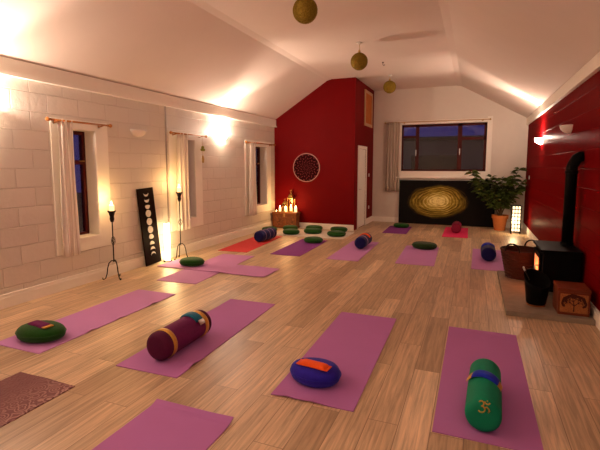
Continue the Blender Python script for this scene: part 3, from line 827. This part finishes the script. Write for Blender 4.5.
def flame_bm(z=0, s=1.0):
    bm = B(); lathe(bm, [(0, z), (.006 * s, z + .006 * s), (.009 * s, z + .016 * s), (.006 * s, z + .032 * s), (.002 * s, z + .046 * s), (0, z + .052 * s)], 10); return bm
def lantern(label, x, y, w, h, m='brass'):
    t = thing('lantern', label, 'lantern', (x, y, CT))
    bm = B(); box(bm, -w, w, -w, w, 0, .02, .004); box(bm, -w * .9, w * .9, -w * .9, w * .9, .02, .03)
    fin('base', bm, m, t)
    bm = B(); zb = h * .66
    for sx in (-1, 1):
        for sy in (-1, 1): box(bm, sx * w * .86 - .006, sx * w * .86 + .006, sy * w * .86 - .006, sy * w * .86 + .006, .03, zb)
    for s in (-1, 1):
        box(bm, -w * .9, w * .9, s * w * .86 - .005, s * w * .86 + .005, zb - .014, zb); box(bm, s * w * .86 - .005, s * w * .86 + .005, -w * .9, w * .9, zb - .014, zb)
    fin('cage', bm, m, t)
    bm = B(); vs = lathe(bm, [(w * 1.45, zb), (w * 1.35, zb + .01), (w * .9, zb + h * .08), (w * .8, zb + h * .14), (w * .35, zb + h * .2), (w * .12, zb + h * .23), (w * .16, zb + h * .26), (0, zb + h * .30)], 4, rot=Matrix.Rotation(PI / 4, 4, 'Z')); fin('roof', bm, m, t)
    bm = B(); tube(bm, [(w * .3 * math.cos(a), 0, zb + h * .30 + w * .28 + w * .3 * math.sin(a)) for a in [2 * PI * k / 14 for k in range(14)]], .003, 6, closed=True); fin('ring', bm, m, t)
    bm = B()
    for s in (-1, 1):
        quad(bm, [(-w * .8, s * w * .83, .03), (w * .8, s * w * .83, .03), (w * .8, s * w * .83, zb - .014), (-w * .8, s * w * .83, zb - .014)])
        quad(bm, [(s * w * .83, -w * .8, .03), (s * w * .83, w * .8, .03), (s * w * .83, w * .8, zb - .014), (s * w * .83, -w * .8, zb - .014)])
    fin('glass', bm, 'lamp_glass', t)
    bm = B(); ch = zb * .32; lathe(bm, [(0, .03), (w * .42, .03), (w * .42, .03 + ch), (0, .03 + ch - .004)], 18); c = fin('candle', bm, 'candle_lit', t, smooth=False)
    fin('flame', flame_bm(.03 + ch, 1.1), 'flame', t)
    return t
lantern('tall brass lantern with pointed roof, candle burning, on the chest', -4.36, 10.16, .082, .54)
lantern('shorter brass lantern left of the tall lantern on the chest', -4.53, 10.17, .058, .32)
def pillar(label, x, y, r, h, holder=True):
    t = thing('pillar_candle', label, 'candle', (x, y, CT))
    bm = B(); lathe(bm, [(0, .004), (r, .004), (r * 1.02, h * .9), (r * .93, h), (r * .6, h - .01), (0, h - .012)], 18); fin('wax', bm, 'candle_lit', t, smooth=True)
    fin('flame', flame_bm(h - .012, 1.2), 'flame', t)
    bm = B(); lathe(bm, [(0, 0), (r * 1.5, 0), (r * 1.55, .012), (r * 1.3, .004), (0, .004)], 18); fin('dish', bm, 'brass', t)
pillar('lit pillar candle at the right end of the chest', -4.22, 10.13, .034, .125)
pillar('lit pillar candle on the chest, left of both lanterns', -4.66, 10.13, .030, .115)
pillar('lit pillar candle standing between the two lanterns', -4.46, 10.06, .028, .10)
t = thing('tealight', 'small lit tealight at the left end of the chest', 'candle', (-4.74, 10.08, CT))
bm = B(); lathe(bm, [(0, 0), (.02, 0), (.02, .018), (.017, .018), (.017, .012), (0, .012)], 14); fin('cup', bm, 'chrome', t); fin('flame', flame_bm(.012, .7), 'flame', t)
t = thing('incense_holder', 'small pale dish at the right front edge of the chest', 'dish', (-4.21, 10.04, CT))
bm = B(); vs = lathe(bm, [(0, 0), (.03, 0), (.05, .012), (.047, .014), (.028, .005), (0, .005)], 18); xf(vs, (0, 0, 0), None, (1.2, .55, 1)); fin('dish', bm, 'sconce', t, smooth=True)
lamp('chest_candle_light', 'POINT', (-4.36, 9.88, CT + .30), 9, CANDLE, .08)

# ------------------------------------------------------------------ things on the partition
t = thing('mandala_hanging', 'round dark mandala with pale rim on the red partition', 'wall hanging', (-3.99, YP - .012, 1.56))
bm = B(); lathe(bm, [(0, -.01), (.345, -.01), (.345, .01), (0, .01)], 64, 'Y'); fin('mandala_disc', bm, 'mandala', t)
bm = B(); tube(bm, [(.355 * math.cos(2 * PI * k / 64), 0, .355 * math.sin(2 * PI * k / 64)) for k in range(64)], .011, 8, closed=True); fin('rim', bm, mat('mandala_rim', (.62, .38, .33), .6), t, smooth=True)
t = thing('framed_picture', 'orange picture in pale frame high on the passage wall', 'picture', (XP, 11.63, 3.12))
bm = B()
for y0, y1, z0_, z1_ in ((-.43, -.36, -.46, .46), (.36, .43, -.46, .46), (-.36, .36, .39, .46), (-.36, .36, -.46, -.39)): box(bm, .001, .03, y0, y1, z0_, z1_)
fin('picture_frame', bm, 'art_frame', t)
bm = B(); box(bm, .001, .018, -.36, .36, -.39, .39); fin('picture_print', bm, 'art', t)

# gold swirl painting leaning on the far wall
t = thing('painting', 'large black canvas with gold swirls leaning under the far window', 'painting', (-.715, YB - .115, 0))
PW, PH = 1.235, 1.21
bm = B(); box(bm, -PW, PW, 0, .035, .0, PH, .003); p = fin('canvas', bm, 'swirl', t, rot=(-.045, 0, 0))

# ------------------------------------------------------------------ moon board, candle stands, column lamp
t = thing('moon_board', 'tall black board with white moon phases leaning on the left wall', 'wall art', (XL + .11, 5.49, 0))
bw, bh = .36, 1.235
lean = Matrix.Rotation(-.068, 4, 'Y') @ Matrix.Rotation(-.05 * -1, 4, 'X')
bm = B(); vs = box(bm, -.022, 0, -bw / 2, bw / 2, 0, bh, .002); xf(bm.verts[:], (0, 0, .018), lean); fin('board', bm, 'board', t)
def moon_bm(kind, r, z):
    bm = B(); n = 24; pts = []
    if kind == 'full': pts = [(r * math.cos(2 * PI * k / n), r * math.sin(2 * PI * k / n)) for k in range(n)]
    else:
        ph, up = kind                               # up: lit side (+1 top, -1 bottom); ph = bulge of the terminator
        pts = [(r * math.cos(PI * k / n), up * r * math.sin(PI * k / n)) for k in range(n + 1)]
        pts += [(-r * math.cos(PI * k / n), up * ph * r * math.sin(PI * k / n)) for k in range(1, n)]
    f = bm.faces.new([bm.verts.new((.001, y, z_)) for y, z_ in pts])
    ex = bmesh.ops.extrude_face_region(bm, geom=[f])['geom']
    for v in ex:
        if isinstance(v, bmesh.types.BMVert): v.co.x += .006
    xf(bm.verts[:], (0, 0, z)); xf(bm.verts[:], (0, 0, .018), lean); return bm
kinds = [(.45, -1), (.2, -1), (-.25, -1), 'full', 'full', 'full', (-.5, 1), (0, 1), (.25, 1), (.5, 1)]
zs = [1.153, 1.056, .951, .827, .695, .565, .440, .325, .235, .150]
for k, z in zip(kinds, zs):
    fin('moon', moon_bm(k, .058 if k == 'full' else .052, z), 'moon', t)

def candle_stand(label, x, y, h, rotz, candle_h=.09):
    t = thing('candle_stand', label, 'candle stand', (x, y, 0), rotz)
    for k in range(3):
        a = 2 * PI * k / 3 + PI / 2; c, s = math.cos(a), math.sin(a); bm = B()
        pts = [(.0, .27), (.03, .272), (.065, .24), (.085, .17), (.095, .09), (.115, .03), (.14, .012), (.155, .02), (.15, .04)]
        tube(bm, [(c * r, s * r, z) for r, z in pts], .0075, 7); fin('leg', bm, 'iron', t, smooth=True)
    bm = B(); tube(bm, [(0, 0, .25), (0, 0, h - .02)], .009, 8); fin('stem', bm, 'iron', t, smooth=True)
    bm = B()
    for k in range(4):
        a = PI / 2 * k; tube(bm, [(math.cos(a + q * 2.5) * .03 * math.sin(PI * q) + .004, math.sin(a + q * 2.5) * .03 * math.sin(PI * q), h * .5 + .13 * q) for q in [i / 12 for i in range(13)]], .004, 6)
    fin('twist', bm, 'iron', t, smooth=True)
    bm = B(); lathe(bm, [(0, h - .16), (.02, h - .16), (.032, h - .12), (.028, h - .08), (.042, h - .03), (.055, h - .012), (.055, h), (.045, h - .004), (0, h - .006)], 16); fin('cup', bm, 'iron', t, smooth=True)
    return t
def stand_candle(label, x, y, z, h=.085, r=.034):
    t = thing('pillar_candle', label, 'candle', (x, y, z))
    bm = B(); lathe(bm, [(0, 0), (r, 0), (r, h * .92), (r * .9, h), (r * .5, h - .01), (0, h - .012)], 18); fin('wax', bm, 'candle_lit', t, smooth=True)
    fin('flame', flame_bm(h - .012, 1.3), 'flame', t)
S1, S2 = (-4.68, 4.55), (-4.645, 6.00)
candle_stand('black iron candle stand between the nearest window and moon board', *S1, .98, .3)
stand_candle('lit cream candle on the stand left of the moon board', *S1, .976)
candle_stand('tall black iron candle stand before the middle window curtain', *S2, 1.16, .9)
stand_candle('lit cream candle on the tall stand right of the moon board', *S2, 1.156)
lamp('candle_light', 'POINT', (S1[0], S1[1], 1.15), 5.5, CANDLE, .02)
lamp('candle_light', 'POINT', (S2[0], S2[1], 1.33), 5.5, CANDLE, .02)

t = thing('column_lamp', 'glowing paper column lamp on the floor beside the moon board', 'lamp', (-4.745, 5.775, 0))
bm = B(); lathe(bm, [(0, 0), (.07, 0), (.07, .018), (0, .018)], 24); fin('base', bm, 'iron', t)
bm = B(); lathe(bm, [(.044, .018), (.048, .05), (.046, .64), (.042, .66), (0, .66)], 24); fin('lamp_shade', bm, 'paper_lit', t, smooth=True)
bm = B(); lathe(bm, [(.020, .655), (.048, .655), (.048, .667), (0, .667)], 24); fin('cap', bm, 'plastic', t)
lamp('column_lamp_light', 'POINT', (-4.66, 5.80, .40), 9, (1, .68, .30), .05)

# green charm hanging from the middle rod
t = thing('hanging_charm', 'green beaded charm hanging from the middle window rod', 'charm', (XL + .085, 6.95, 2.152))
bm = B(); tube(bm, [(0, 0, 0), (0, 0, -.50)], .002, 5); fin('cord', bm, 'brass', t)
bm = B(); ball(bm, (0, 0, -.20), .028); ball(bm, (0, -.03, -.245), .028); ball(bm, (0, .03, -.245), .028); fin('beads', bm, 'charm', t, smooth=True)
bm = B(); lathe(bm, [(0, -.50), (.020, -.48), (.024, -.42), (.014, -.36), (0, -.34)], 12); fin('tassel', bm, 'brass', t, smooth=True)
# cable conduit up the wall left of the middle window
bm = B(); box(bm, XL + .0, XL + .018, 5.985, 6.01, .14, 2.60, .003)
tag(fin('cable_conduit', bm, mat('grey_conduit', (.36, .31, .28), .5)), 'white vertical cable conduit on the left wall beside the middle window', 'conduit')

# ------------------------------------------------------------------ wall sconces
def sconce(label, x, y, z, s, lit, power=0):
    """quarter-bowl uplighter; s = +1 projects towards +x"""
    t = thing('wall_sconce', label, 'wall light', (x, y, z))
    bm = B(); n, k = 16, 8; R1, H = .145, .115
    def surf(R1, H):
        rows = []
        for i in range(k + 1):
            a = PI / 2 * i / k; r = R1 * math.sin(a) if i else .0; zz = -H * math.cos(a)
            rows.append([bm.verts.new((s * (.004 + r * .92 * math.sin(PI * j / n)), r * math.cos(PI * j / n), zz)) for j in range(n + 1)])
        for a, b_ in zip(rows, rows[1:]):
            for j in range(n): 
                bm.faces.new((a[j], a[j + 1], b_[j + 1], b_[j]))
        return rows
    o = surf(R1, H); i_ = surf(R1 - .008, H - .008)
    for j in range(n): bm.faces.new((o[-1][j], o[-1][j + 1], i_[-1][j + 1], i_[-1][j]))
    bmesh.ops.remove_doubles(bm, verts=bm.verts[:], dist=1e-5)
    fin('bowl', bm, 'sconce_lit' if lit else 'sconce', t, smooth=True)
    bm = B(); box(bm, min(0, s * .006), max(0, s * .006), -.05, .05, -.09, -.0, .002); fin('backplate', bm, 'sconce', t)
    bm = B(); ball(bm, (s * .075, 0, -.03), .022, (1, 1, 1.25)); fin('bulb', bm, 'bulb' if lit else 'plastic', t, smooth=True)
    if lit:
        lamp('sconce_light', 'POINT', (s * .10, 0, .015), power * .62, WARM, .025, parent=t)
        q = lamp('sconce_reflector_light', 'SPOT', (s * .115, 0, .03), power * 1.15, WARM, .03, parent=t, spot_size=math.radians(112), spot_blend=.75)
        q.rotation_euler = Vector((s * .62, 0, .78)).to_track_quat('-Z', 'Y').to_euler(); q.scale = (.42, 1, 1)
SP = 92
sconce('lit wall sconce between the middle and far left windows', XL, 7.72, 2.24, 1, True, SP)
sconce('unlit white wall sconce above the moon board', XL, 5.33, 2.16, 1, False)
sconce('lit wall sconce left of the nearest window', XL, 2.95, 2.24, 1, True, SP)
sconce('lit wall sconce on the red wall nearest the plant', XR, 9.75, 2.14, -1, True, SP)
sconce('unlit pale wall sconce on the red wall above the stove', XR, 7.0, 2.16, -1, False)
sconce('lit wall sconce on the left wall behind the viewer', XL, .3, 2.24, 1, True, SP)
sconce('lit wall sconce on the right wall behind the viewer', XR, .5, 2.14, -1, True, SP)

# ------------------------------------------------------------------ pendants and ceiling fittings
def pendant(label, y, z, r=.145):
    t = thing('pendant_lamp', label, 'pendant lamp', (-1.93, y, z))
    bm = B(); ball(bm, (0, 0, 0), r * .97, u=32, v=20)
    for k in range(26):                              # wound string
        n = Vector((random.gauss(0, 1), random.gauss(0, 1), random.gauss(0, 1))).normalized()
        a = n.orthogonal().normalized(); b_ = n.cross(a)
        tube(bm, [(a * math.cos(2 * PI * q / 28) + b_ * math.sin(2 * PI * q / 28)) * r for q in range(28)], .0035, 5, closed=True)
    fin('globe_shade', bm, 'moss', t, smooth=True)
    bm = B(); tube(bm, [(0, 0, r * .9), (0, 0, ZC + .03 - z - .02)], .004, 6); lathe(bm, [(.018, r * .93), (.02, r * 1.25), (.008, r * 1.35)], 12); fin('cord', bm, 'brass', t)
    bm = B(); lathe(bm, [(0, ZC + .03 - z), (.05, ZC + .03 - z), (.045, ZC + .03 - z - .02), (0, ZC + .03 - z - .026)], 18); fin('ceiling_rose', bm, 'plastic', t, smooth=True)
pendant('olive string globe pendant nearest the viewer, cut by the top edge', 4.93, 3.425)
pendant('olive string globe pendant in the middle of the ceiling row', 7.50, 3.40)
pendant('olive string globe pendant nearest the far window', 10.38, 3.445)
t = thing('ceiling_hook', 'small dark hook in the ceiling right of the middle pendant', 'hook', (-1.83, 9.05, ZC + .03))
bm = B(); lathe(bm, [(0, 0), (.022, 0), (.018, -.012), (0, -.014)], 12); tube(bm, [(0, 0, -.01), (0, 0, -.05), (.02, 0, -.075), (.04, 0, -.05)], .006, 6); fin('hook', bm, 'iron', t)

# ------------------------------------------------------------------ plant and lattice lamp
PX, PY = .63, 11.78
t = thing('potted_plant', 'leafy green plant in a terracotta pot in the far right corner', 'plant', (PX, PY, 0))
bm = B(); lathe(bm, [(0, 0), (.125, 0), (.17, .30), (.19, .30), (.195, .385), (.175, .385), (.165, .33), (0, .33)], 32); fin('pot', bm, 'terracotta', t, smooth=False)
bm = B(); lathe(bm, [(0, .345), (.168, .335)], 24); fin('soil', bm, 'soil', t)
bs = B(); bl = B(); rnd = random.Random(21)
def leaf(p, d, l, w):
    d = d.normalized(); s = d.cross(Vector((0, 0, 1)));
    if s.length < .05: s = Vector((1, 0, 0))
    s.normalize(); nrm = s.cross(d)
    roll = rnd.uniform(-.9, .9); s = (s * math.cos(roll) + nrm * math.sin(roll)).normalized(); nrm = s.cross(d)
    prof = [(0, .06), (.25, .8), (.5, 1), (.75, .72), (1, .04)]
    L_, C_, R2 = [], [], []
    for u, k in prof:
        c = p + d * (l * u) - Vector((0, 0, 1)) * (l * .28 * u * u); h = w / 2 * k
        L_.append(bl.verts.new(c + s * h + nrm * h * .35)); C_.append(bl.verts.new(c)); R2.append(bl.verts.new(c - s * h + nrm * h * .35))
    for i in range(4):
        bl.faces.new((L_[i], C_[i], C_[i + 1], L_[i + 1])); bl.faces.new((C_[i], R2[i], R2[i + 1], C_[i + 1]))
tips = [(-.70, -.05, 1.42), (-.55, .05, 1.10), (-.40, .1, 1.22), (-.25, -.1, 1.30), (-.1, .1, 1.12), (.02, .1, 1.26), (.12, -.1, 1.12), (.24, 0, 1.25), (.36, -.05, 1.50), (.46, .0, 1.22), (.34, -.12, .95), (-.45, -.15, .88), (-.22, -.15, .92), (.06, -.15, .86), (-.62, -.1, 1.22), (.42, .1, 1.05), (-.12, .2, 1.0), (-.52, .1, .98)]
for tx, ty, tz in tips:
    p0 = Vector((rnd.uniform(-.05, .05), rnd.uniform(-.05, .05), .33)); p3 = Vector((tx, ty, tz))
    p1 = p0 + Vector((tx * .12, ty * .12, .28)); p2 = Vector((tx * .62, ty * .62, .33 + (tz - .33) * .72))
    pts = []
    for k in range(13):
        q = k / 12; pts.append(p0 * (1 - q) ** 3 + p1 * 3 * q * (1 - q) ** 2 + p2 * 3 * q * q * (1 - q) + p3 * q ** 3)
    tube(bs, pts, [.013 * (1 - .7 * k / 12) for k in range(13)], 6)
    for k in range(4, 13):
        for _ in range(4 if k < 12 else 7):
            a = rnd.uniform(0, 2 * PI); dr = Vector((math.cos(a), math.sin(a) * .8, rnd.uniform(-.1, .75)))
            leaf(pts[k] + Vector((0, 0, rnd.uniform(-.02, .02))), dr, rnd.uniform(.15, .22), rnd.uniform(.08, .115))
for v in bl.verts: v.co.x = min(v.co.x, XR - PX - .03)
fin('stems', bs, 'bark', t, smooth=True); fin('foliage', bl, 'leaf', t, smooth=True)

LXp, LYp = .945, 11.30
t = thing('lattice_lamp', 'glowing paper floor lamp with black lattice beside the potted plant', 'lamp', (LXp, LYp, 0))
lw, lh = .095, .68
bm = B(); 
for sx in (-1, 1):
    for sy in (-1, 1): box(bm, sx * lw - .012, sx * lw + .012, sy * lw - .012, sy * lw + .012, 0, lh)
nb = 7
for k in range(nb + 1):
    z = .06 + (lh - .07) * k / nb
    for s in (-1, 1):
        box(bm, -lw, lw, s * lw - .005, s * lw + .005, z - .009, z + .009); box(bm, s * lw - .005, s * lw + .005, -lw, lw, z - .009, z + .009)
for q in (-.33, .33):
    for s in (-1, 1):
        box(bm, q * lw - .007, q * lw + .007, s * lw - .005, s * lw + .005, .06, lh); box(bm, s * lw - .005, s * lw + .005, q * lw - .007, q * lw + .007, .06, lh)
fin('lattice_frame', bm, 'iron', t)
bm = B(); box(bm, -lw + .010, lw - .010, -lw + .010, lw - .010, .06, lh - .02); fin('paper_shade', bm, 'paper_soft', t)
bm = B(); box(bm, -lw - .008, lw + .008, -lw - .008, lw + .008, lh - .02, lh, .002); fin('top_frame', bm, 'iron', t)
lamp('lattice_lamp_light', 'POINT', (LXp - .06, LYp - .19, .30), 6, (1, .70, .36), .06)

# ------------------------------------------------------------------ hearth, stove, flue, basket, scuttle, box
bm = B(); box(bm, .37, XR - .025, 4.99, 6.93, 0, .055, .004)
tag(fin('hearth_slab', bm, 'stone'), 'low stone hearth slab under the stove on the right', 'hearth')
HZ = .055
SX0, SX1, SY0, SY1, SZ0, SZ1 = .765, 1.165, 5.66, 6.36, .13, .60
t = thing('wood_stove', 'black cast iron wood burning stove on the stone hearth', 'stove', ((SX0 + SX1) / 2, (SY0 + SY1) / 2, HZ))
ox, oy = (SX0 + SX1) / 2, (SY0 + SY1) / 2; hx, hy = (SX1 - SX0) / 2, (SY1 - SY0) / 2
bm = B(); box(bm, -hx + .02, hx, -hy, hy, SZ0 - HZ, SZ1 - HZ, .008); fin('stove_body', bm, 'black', t)
bm = B(); box(bm, -hx - .015, hx + .01, -hy - .02, hy + .02, SZ1 - HZ, SZ1 - HZ + .025, .006); fin('top_plate', bm, 'black', t)
for sx in (-1, 1):
    for sy in (-1, 1):
        bm = B(); lathe(bm, [(0, 0), (.022, 0), (.03, SZ0 - HZ), (0, SZ0 - HZ)], 12, loc=(sx * (hx - .06), sy * (hy - .06), 0)); fin('leg', bm, 'black', t)
bm = B()                                               # door frame on the room-facing side (-x)
for y0, y1, z0_, z1_ in ((-.27, -.21, .1, .5), (.21, .27, .1, .5), (-.21, .21, .1, .16), (-.21, .21, .44, .5)): box(bm, -hx - .012, -hx + .025, y0, y1, z0_, z1_, .004)
dr = fin('stove_door', bm, 'black', t)
bm = B(); box(bm, -hx - .002, -hx + .003, -.21, .21, .16, .44); fin('door_glass', bm, 'ember', dr)['label'] = 'glowing door glass'
bm = B(); tube(bm, [(-hx - .012, -.24, .26), (-hx - .05, -.24, .26), (-hx - .05, -.24, .36), (-hx - .012, -.24, .36)], .009); fin('door_handle', bm, 'chrome', dr)
lamp('stove_fire_light', 'POINT', (SX0 - .07, oy, .36), 1.6, (1, .22, .04), .08)
t = thing('flue_pipe', 'black flue pipe rising from the stove and bending into the red wall', 'flue pipe', (1.095, 6.12, SZ1 + .025))
bm = B(); tube(bm, [(0, 0, 0), (0, 0, .96), (.008, 0, .99), (.05, 0, 1.07), (.075, 0, 1.085), (.112, 0, 1.09)], .064, 20); fin('pipe', bm, 'black', t, smooth=True)
for z in (.02, .90):
    bm = B(); lathe(bm, [(.063, z - .02), (.072, z - .015), (.072, z + .015), (.063, z + .02)], 20); fin('collar', bm, 'black', t)
# log basket
t = thing('log_basket', 'round brown wicker log basket beyond the stove, with handles', 'basket', (.655, 6.62, HZ))
bm = B(); n = 9; rs = [(.19 + .075 * k / n, .015 + .36 * k / n) for k in range(n + 1)]
lathe(bm, [(0, 0), (.185, 0)] + rs + [(.245, .37), (.18, .03), (0, .03)], 36)
for r_, z_ in rs: tube(bm, [((r_ + .003) * math.cos(2 * PI * k / 36), (r_ + .003) * math.sin(2 * PI * k / 36), z_ + .006 * (-1) ** k) for k in range(36)], .012, 6, closed=True)
fin('basket_body', bm, 'wicker', t, smooth=True)
bm = B(); tube(bm, [(.265 * math.cos(2 * PI * k / 36), .265 * math.sin(2 * PI * k / 36), .385) for k in range(36)], .017, 7, closed=True); fin('rim', bm, 'wicker', t, smooth=True)
for a in (PI * 1.32, PI * .32):
    bm = B(); c, s = math.cos(a), math.sin(a); tube(bm, [(c * .262 - s * .10 * math.cos(q), s * .262 + c * .10 * math.cos(q), .385 + .11 * math.sin(q)) for q in [PI * k / 12 for k in range(13)]], .011, 7); fin('handle', bm, 'iron', t, smooth=True)
# coal scuttle
t = thing('coal_scuttle', 'black coal scuttle with pale handle in front of the stove', 'bucket', (.69, 5.33, HZ))
bm = B(); vs = lathe(bm, [(0, .012), (.085, .012), (.10, .03), (.125, .25), (.135, .30), (.128, .30), (.095, .04), (0, .035)], 28)
for v in vs:                                          # high pouring lip at the back, lower at the front
    if v.co.z > .2: v.co.z += .07 * (v.co.y / .13) + .03 * (-v.co.x / .13)
fin('bucket_body', bm, 'black', t, smooth=True)
bm = B(); lathe(bm, [(0, 0), (.095, 0), (.095, .014), (0, .014)], 24); fin('foot', bm, 'chest_plain', t)
hp = [(-.09 - .05 * math.sin(q), -.135 * math.cos(q), .31 + .10 * math.sin(q)) for q in [PI * k / 16 for k in range(17)]]
bm = B(); tube(bm, hp, .006, 7); fin('handle', bm, 'iron', t, smooth=True)
bm = B(); tube(bm, hp[5:12], .011, 8); fin('grip', bm, 'chrome', t, smooth=True)['label'] = 'pale grip'
# carved box
t = thing('carved_box', 'reddish wooden box with carved tree panel on the hearth corner', 'box', (1.005, 5.235, HZ))
bm = B(); box(bm, -.143, .143, -.16, .16, .0, .245, .004); fin('box_body', bm, 'box_wood', t)
bm = B(); box(bm, -.148, .148, -.165, .165, .245, .28, .005); fin('lid', bm, 'box_wood', t)
bm = B(); box(bm, -.125, .125, -.169, -.158, .03, .225, .003); pn = fin('front_panel', bm, 'box_panel', t)
bm = B(); rnd = random.Random(3)
def branch(p, a, l, r, d):
    q = (p[0] + l * math.cos(a), p[1] + l * math.sin(a))
    tube(bm, [(p[0], -.170, p[1]), (q[0], -.170, q[1])], [r, r * .7], 5)
    if d == 0: ball(bm, (q[0], -.170, q[1]), .010, (1, .4, 1), 8, 6); return
    for da in (-.75, .02, .75): branch(q, a + da + rnd.uniform(-.15, .15), l * .74, r * .72, d - 1)
branch((0, .045), PI / 2, .06, .007, 4)
bm2 = bm; fin('tree_carving', bm2, mat('dark_carving', (.06, .015, .008), .6), pn)

# ------------------------------------------------------------------ outside: lawn, and an added backdrop that darkens the far window's view
bm = B(); box(bm, -25, 25, -10, 45, -.5, -.2)
o = struct('ground', bm, 'grass')
t = thing('dark_backdrop', 'added grey backdrop outside, dimming the view through the far window', 'backdrop', (-.8, 17.2, -.2))
bm = B(); box(bm, -4.2, 4.2, 0, 3, 0, 2.75); fin('wall', bm, 'render', t)
bm = B()
for y, z in ((0, 0),): box(bm, -4.4, 4.4, -.2, 3.2, 2.75, 2.9, .01)
fin('roof', bm, 'board', t)
bm = B(); box(bm, -1.5, .3, -.03, 0, 0, 2.2); fin('dark_patch', bm, 'black', t)  # black panel added to darken the lower middle of the far window

# ------------------------------------------------------------------ dusk sky, exposure, camera
w = bpy.data.worlds.new('dusk'); SC.world = w; w.use_nodes = True
bg = w.node_tree.nodes['Background']; bg.inputs[0].default_value = (.055, .075, .62, 1); bg.inputs[1].default_value = .13

cd = bpy.data.cameras.new('camera'); cam = bpy.data.objects.new('camera', cd); COL.objects.link(cam)
cd.sensor_fit = 'HORIZONTAL'; cd.sensor_width = 36; cd.lens = 430 / 600 * 36; cd.shift_y = -14 / 600; cd.clip_start = .05
cam.location = (0, 0, 1.6); cam.rotation_euler = (PI / 2 - math.radians(5.974), 0, math.radians(22.036))
SC.camera = cam
SC.view_settings.view_transform = 'Standard'; SC.view_settings.look = 'None'
SC.view_settings.exposure = .3; SC.view_settings.gamma = 1; SC.view_settings.use_curve_mapping = False
SC.cycles.max_bounces = 10; SC.cycles.diffuse_bounces = 6; SC.cycles.transparent_max_bounces = 12
SC.cycles.sample_clamp_indirect = 6; SC.cycles.use_denoising = True
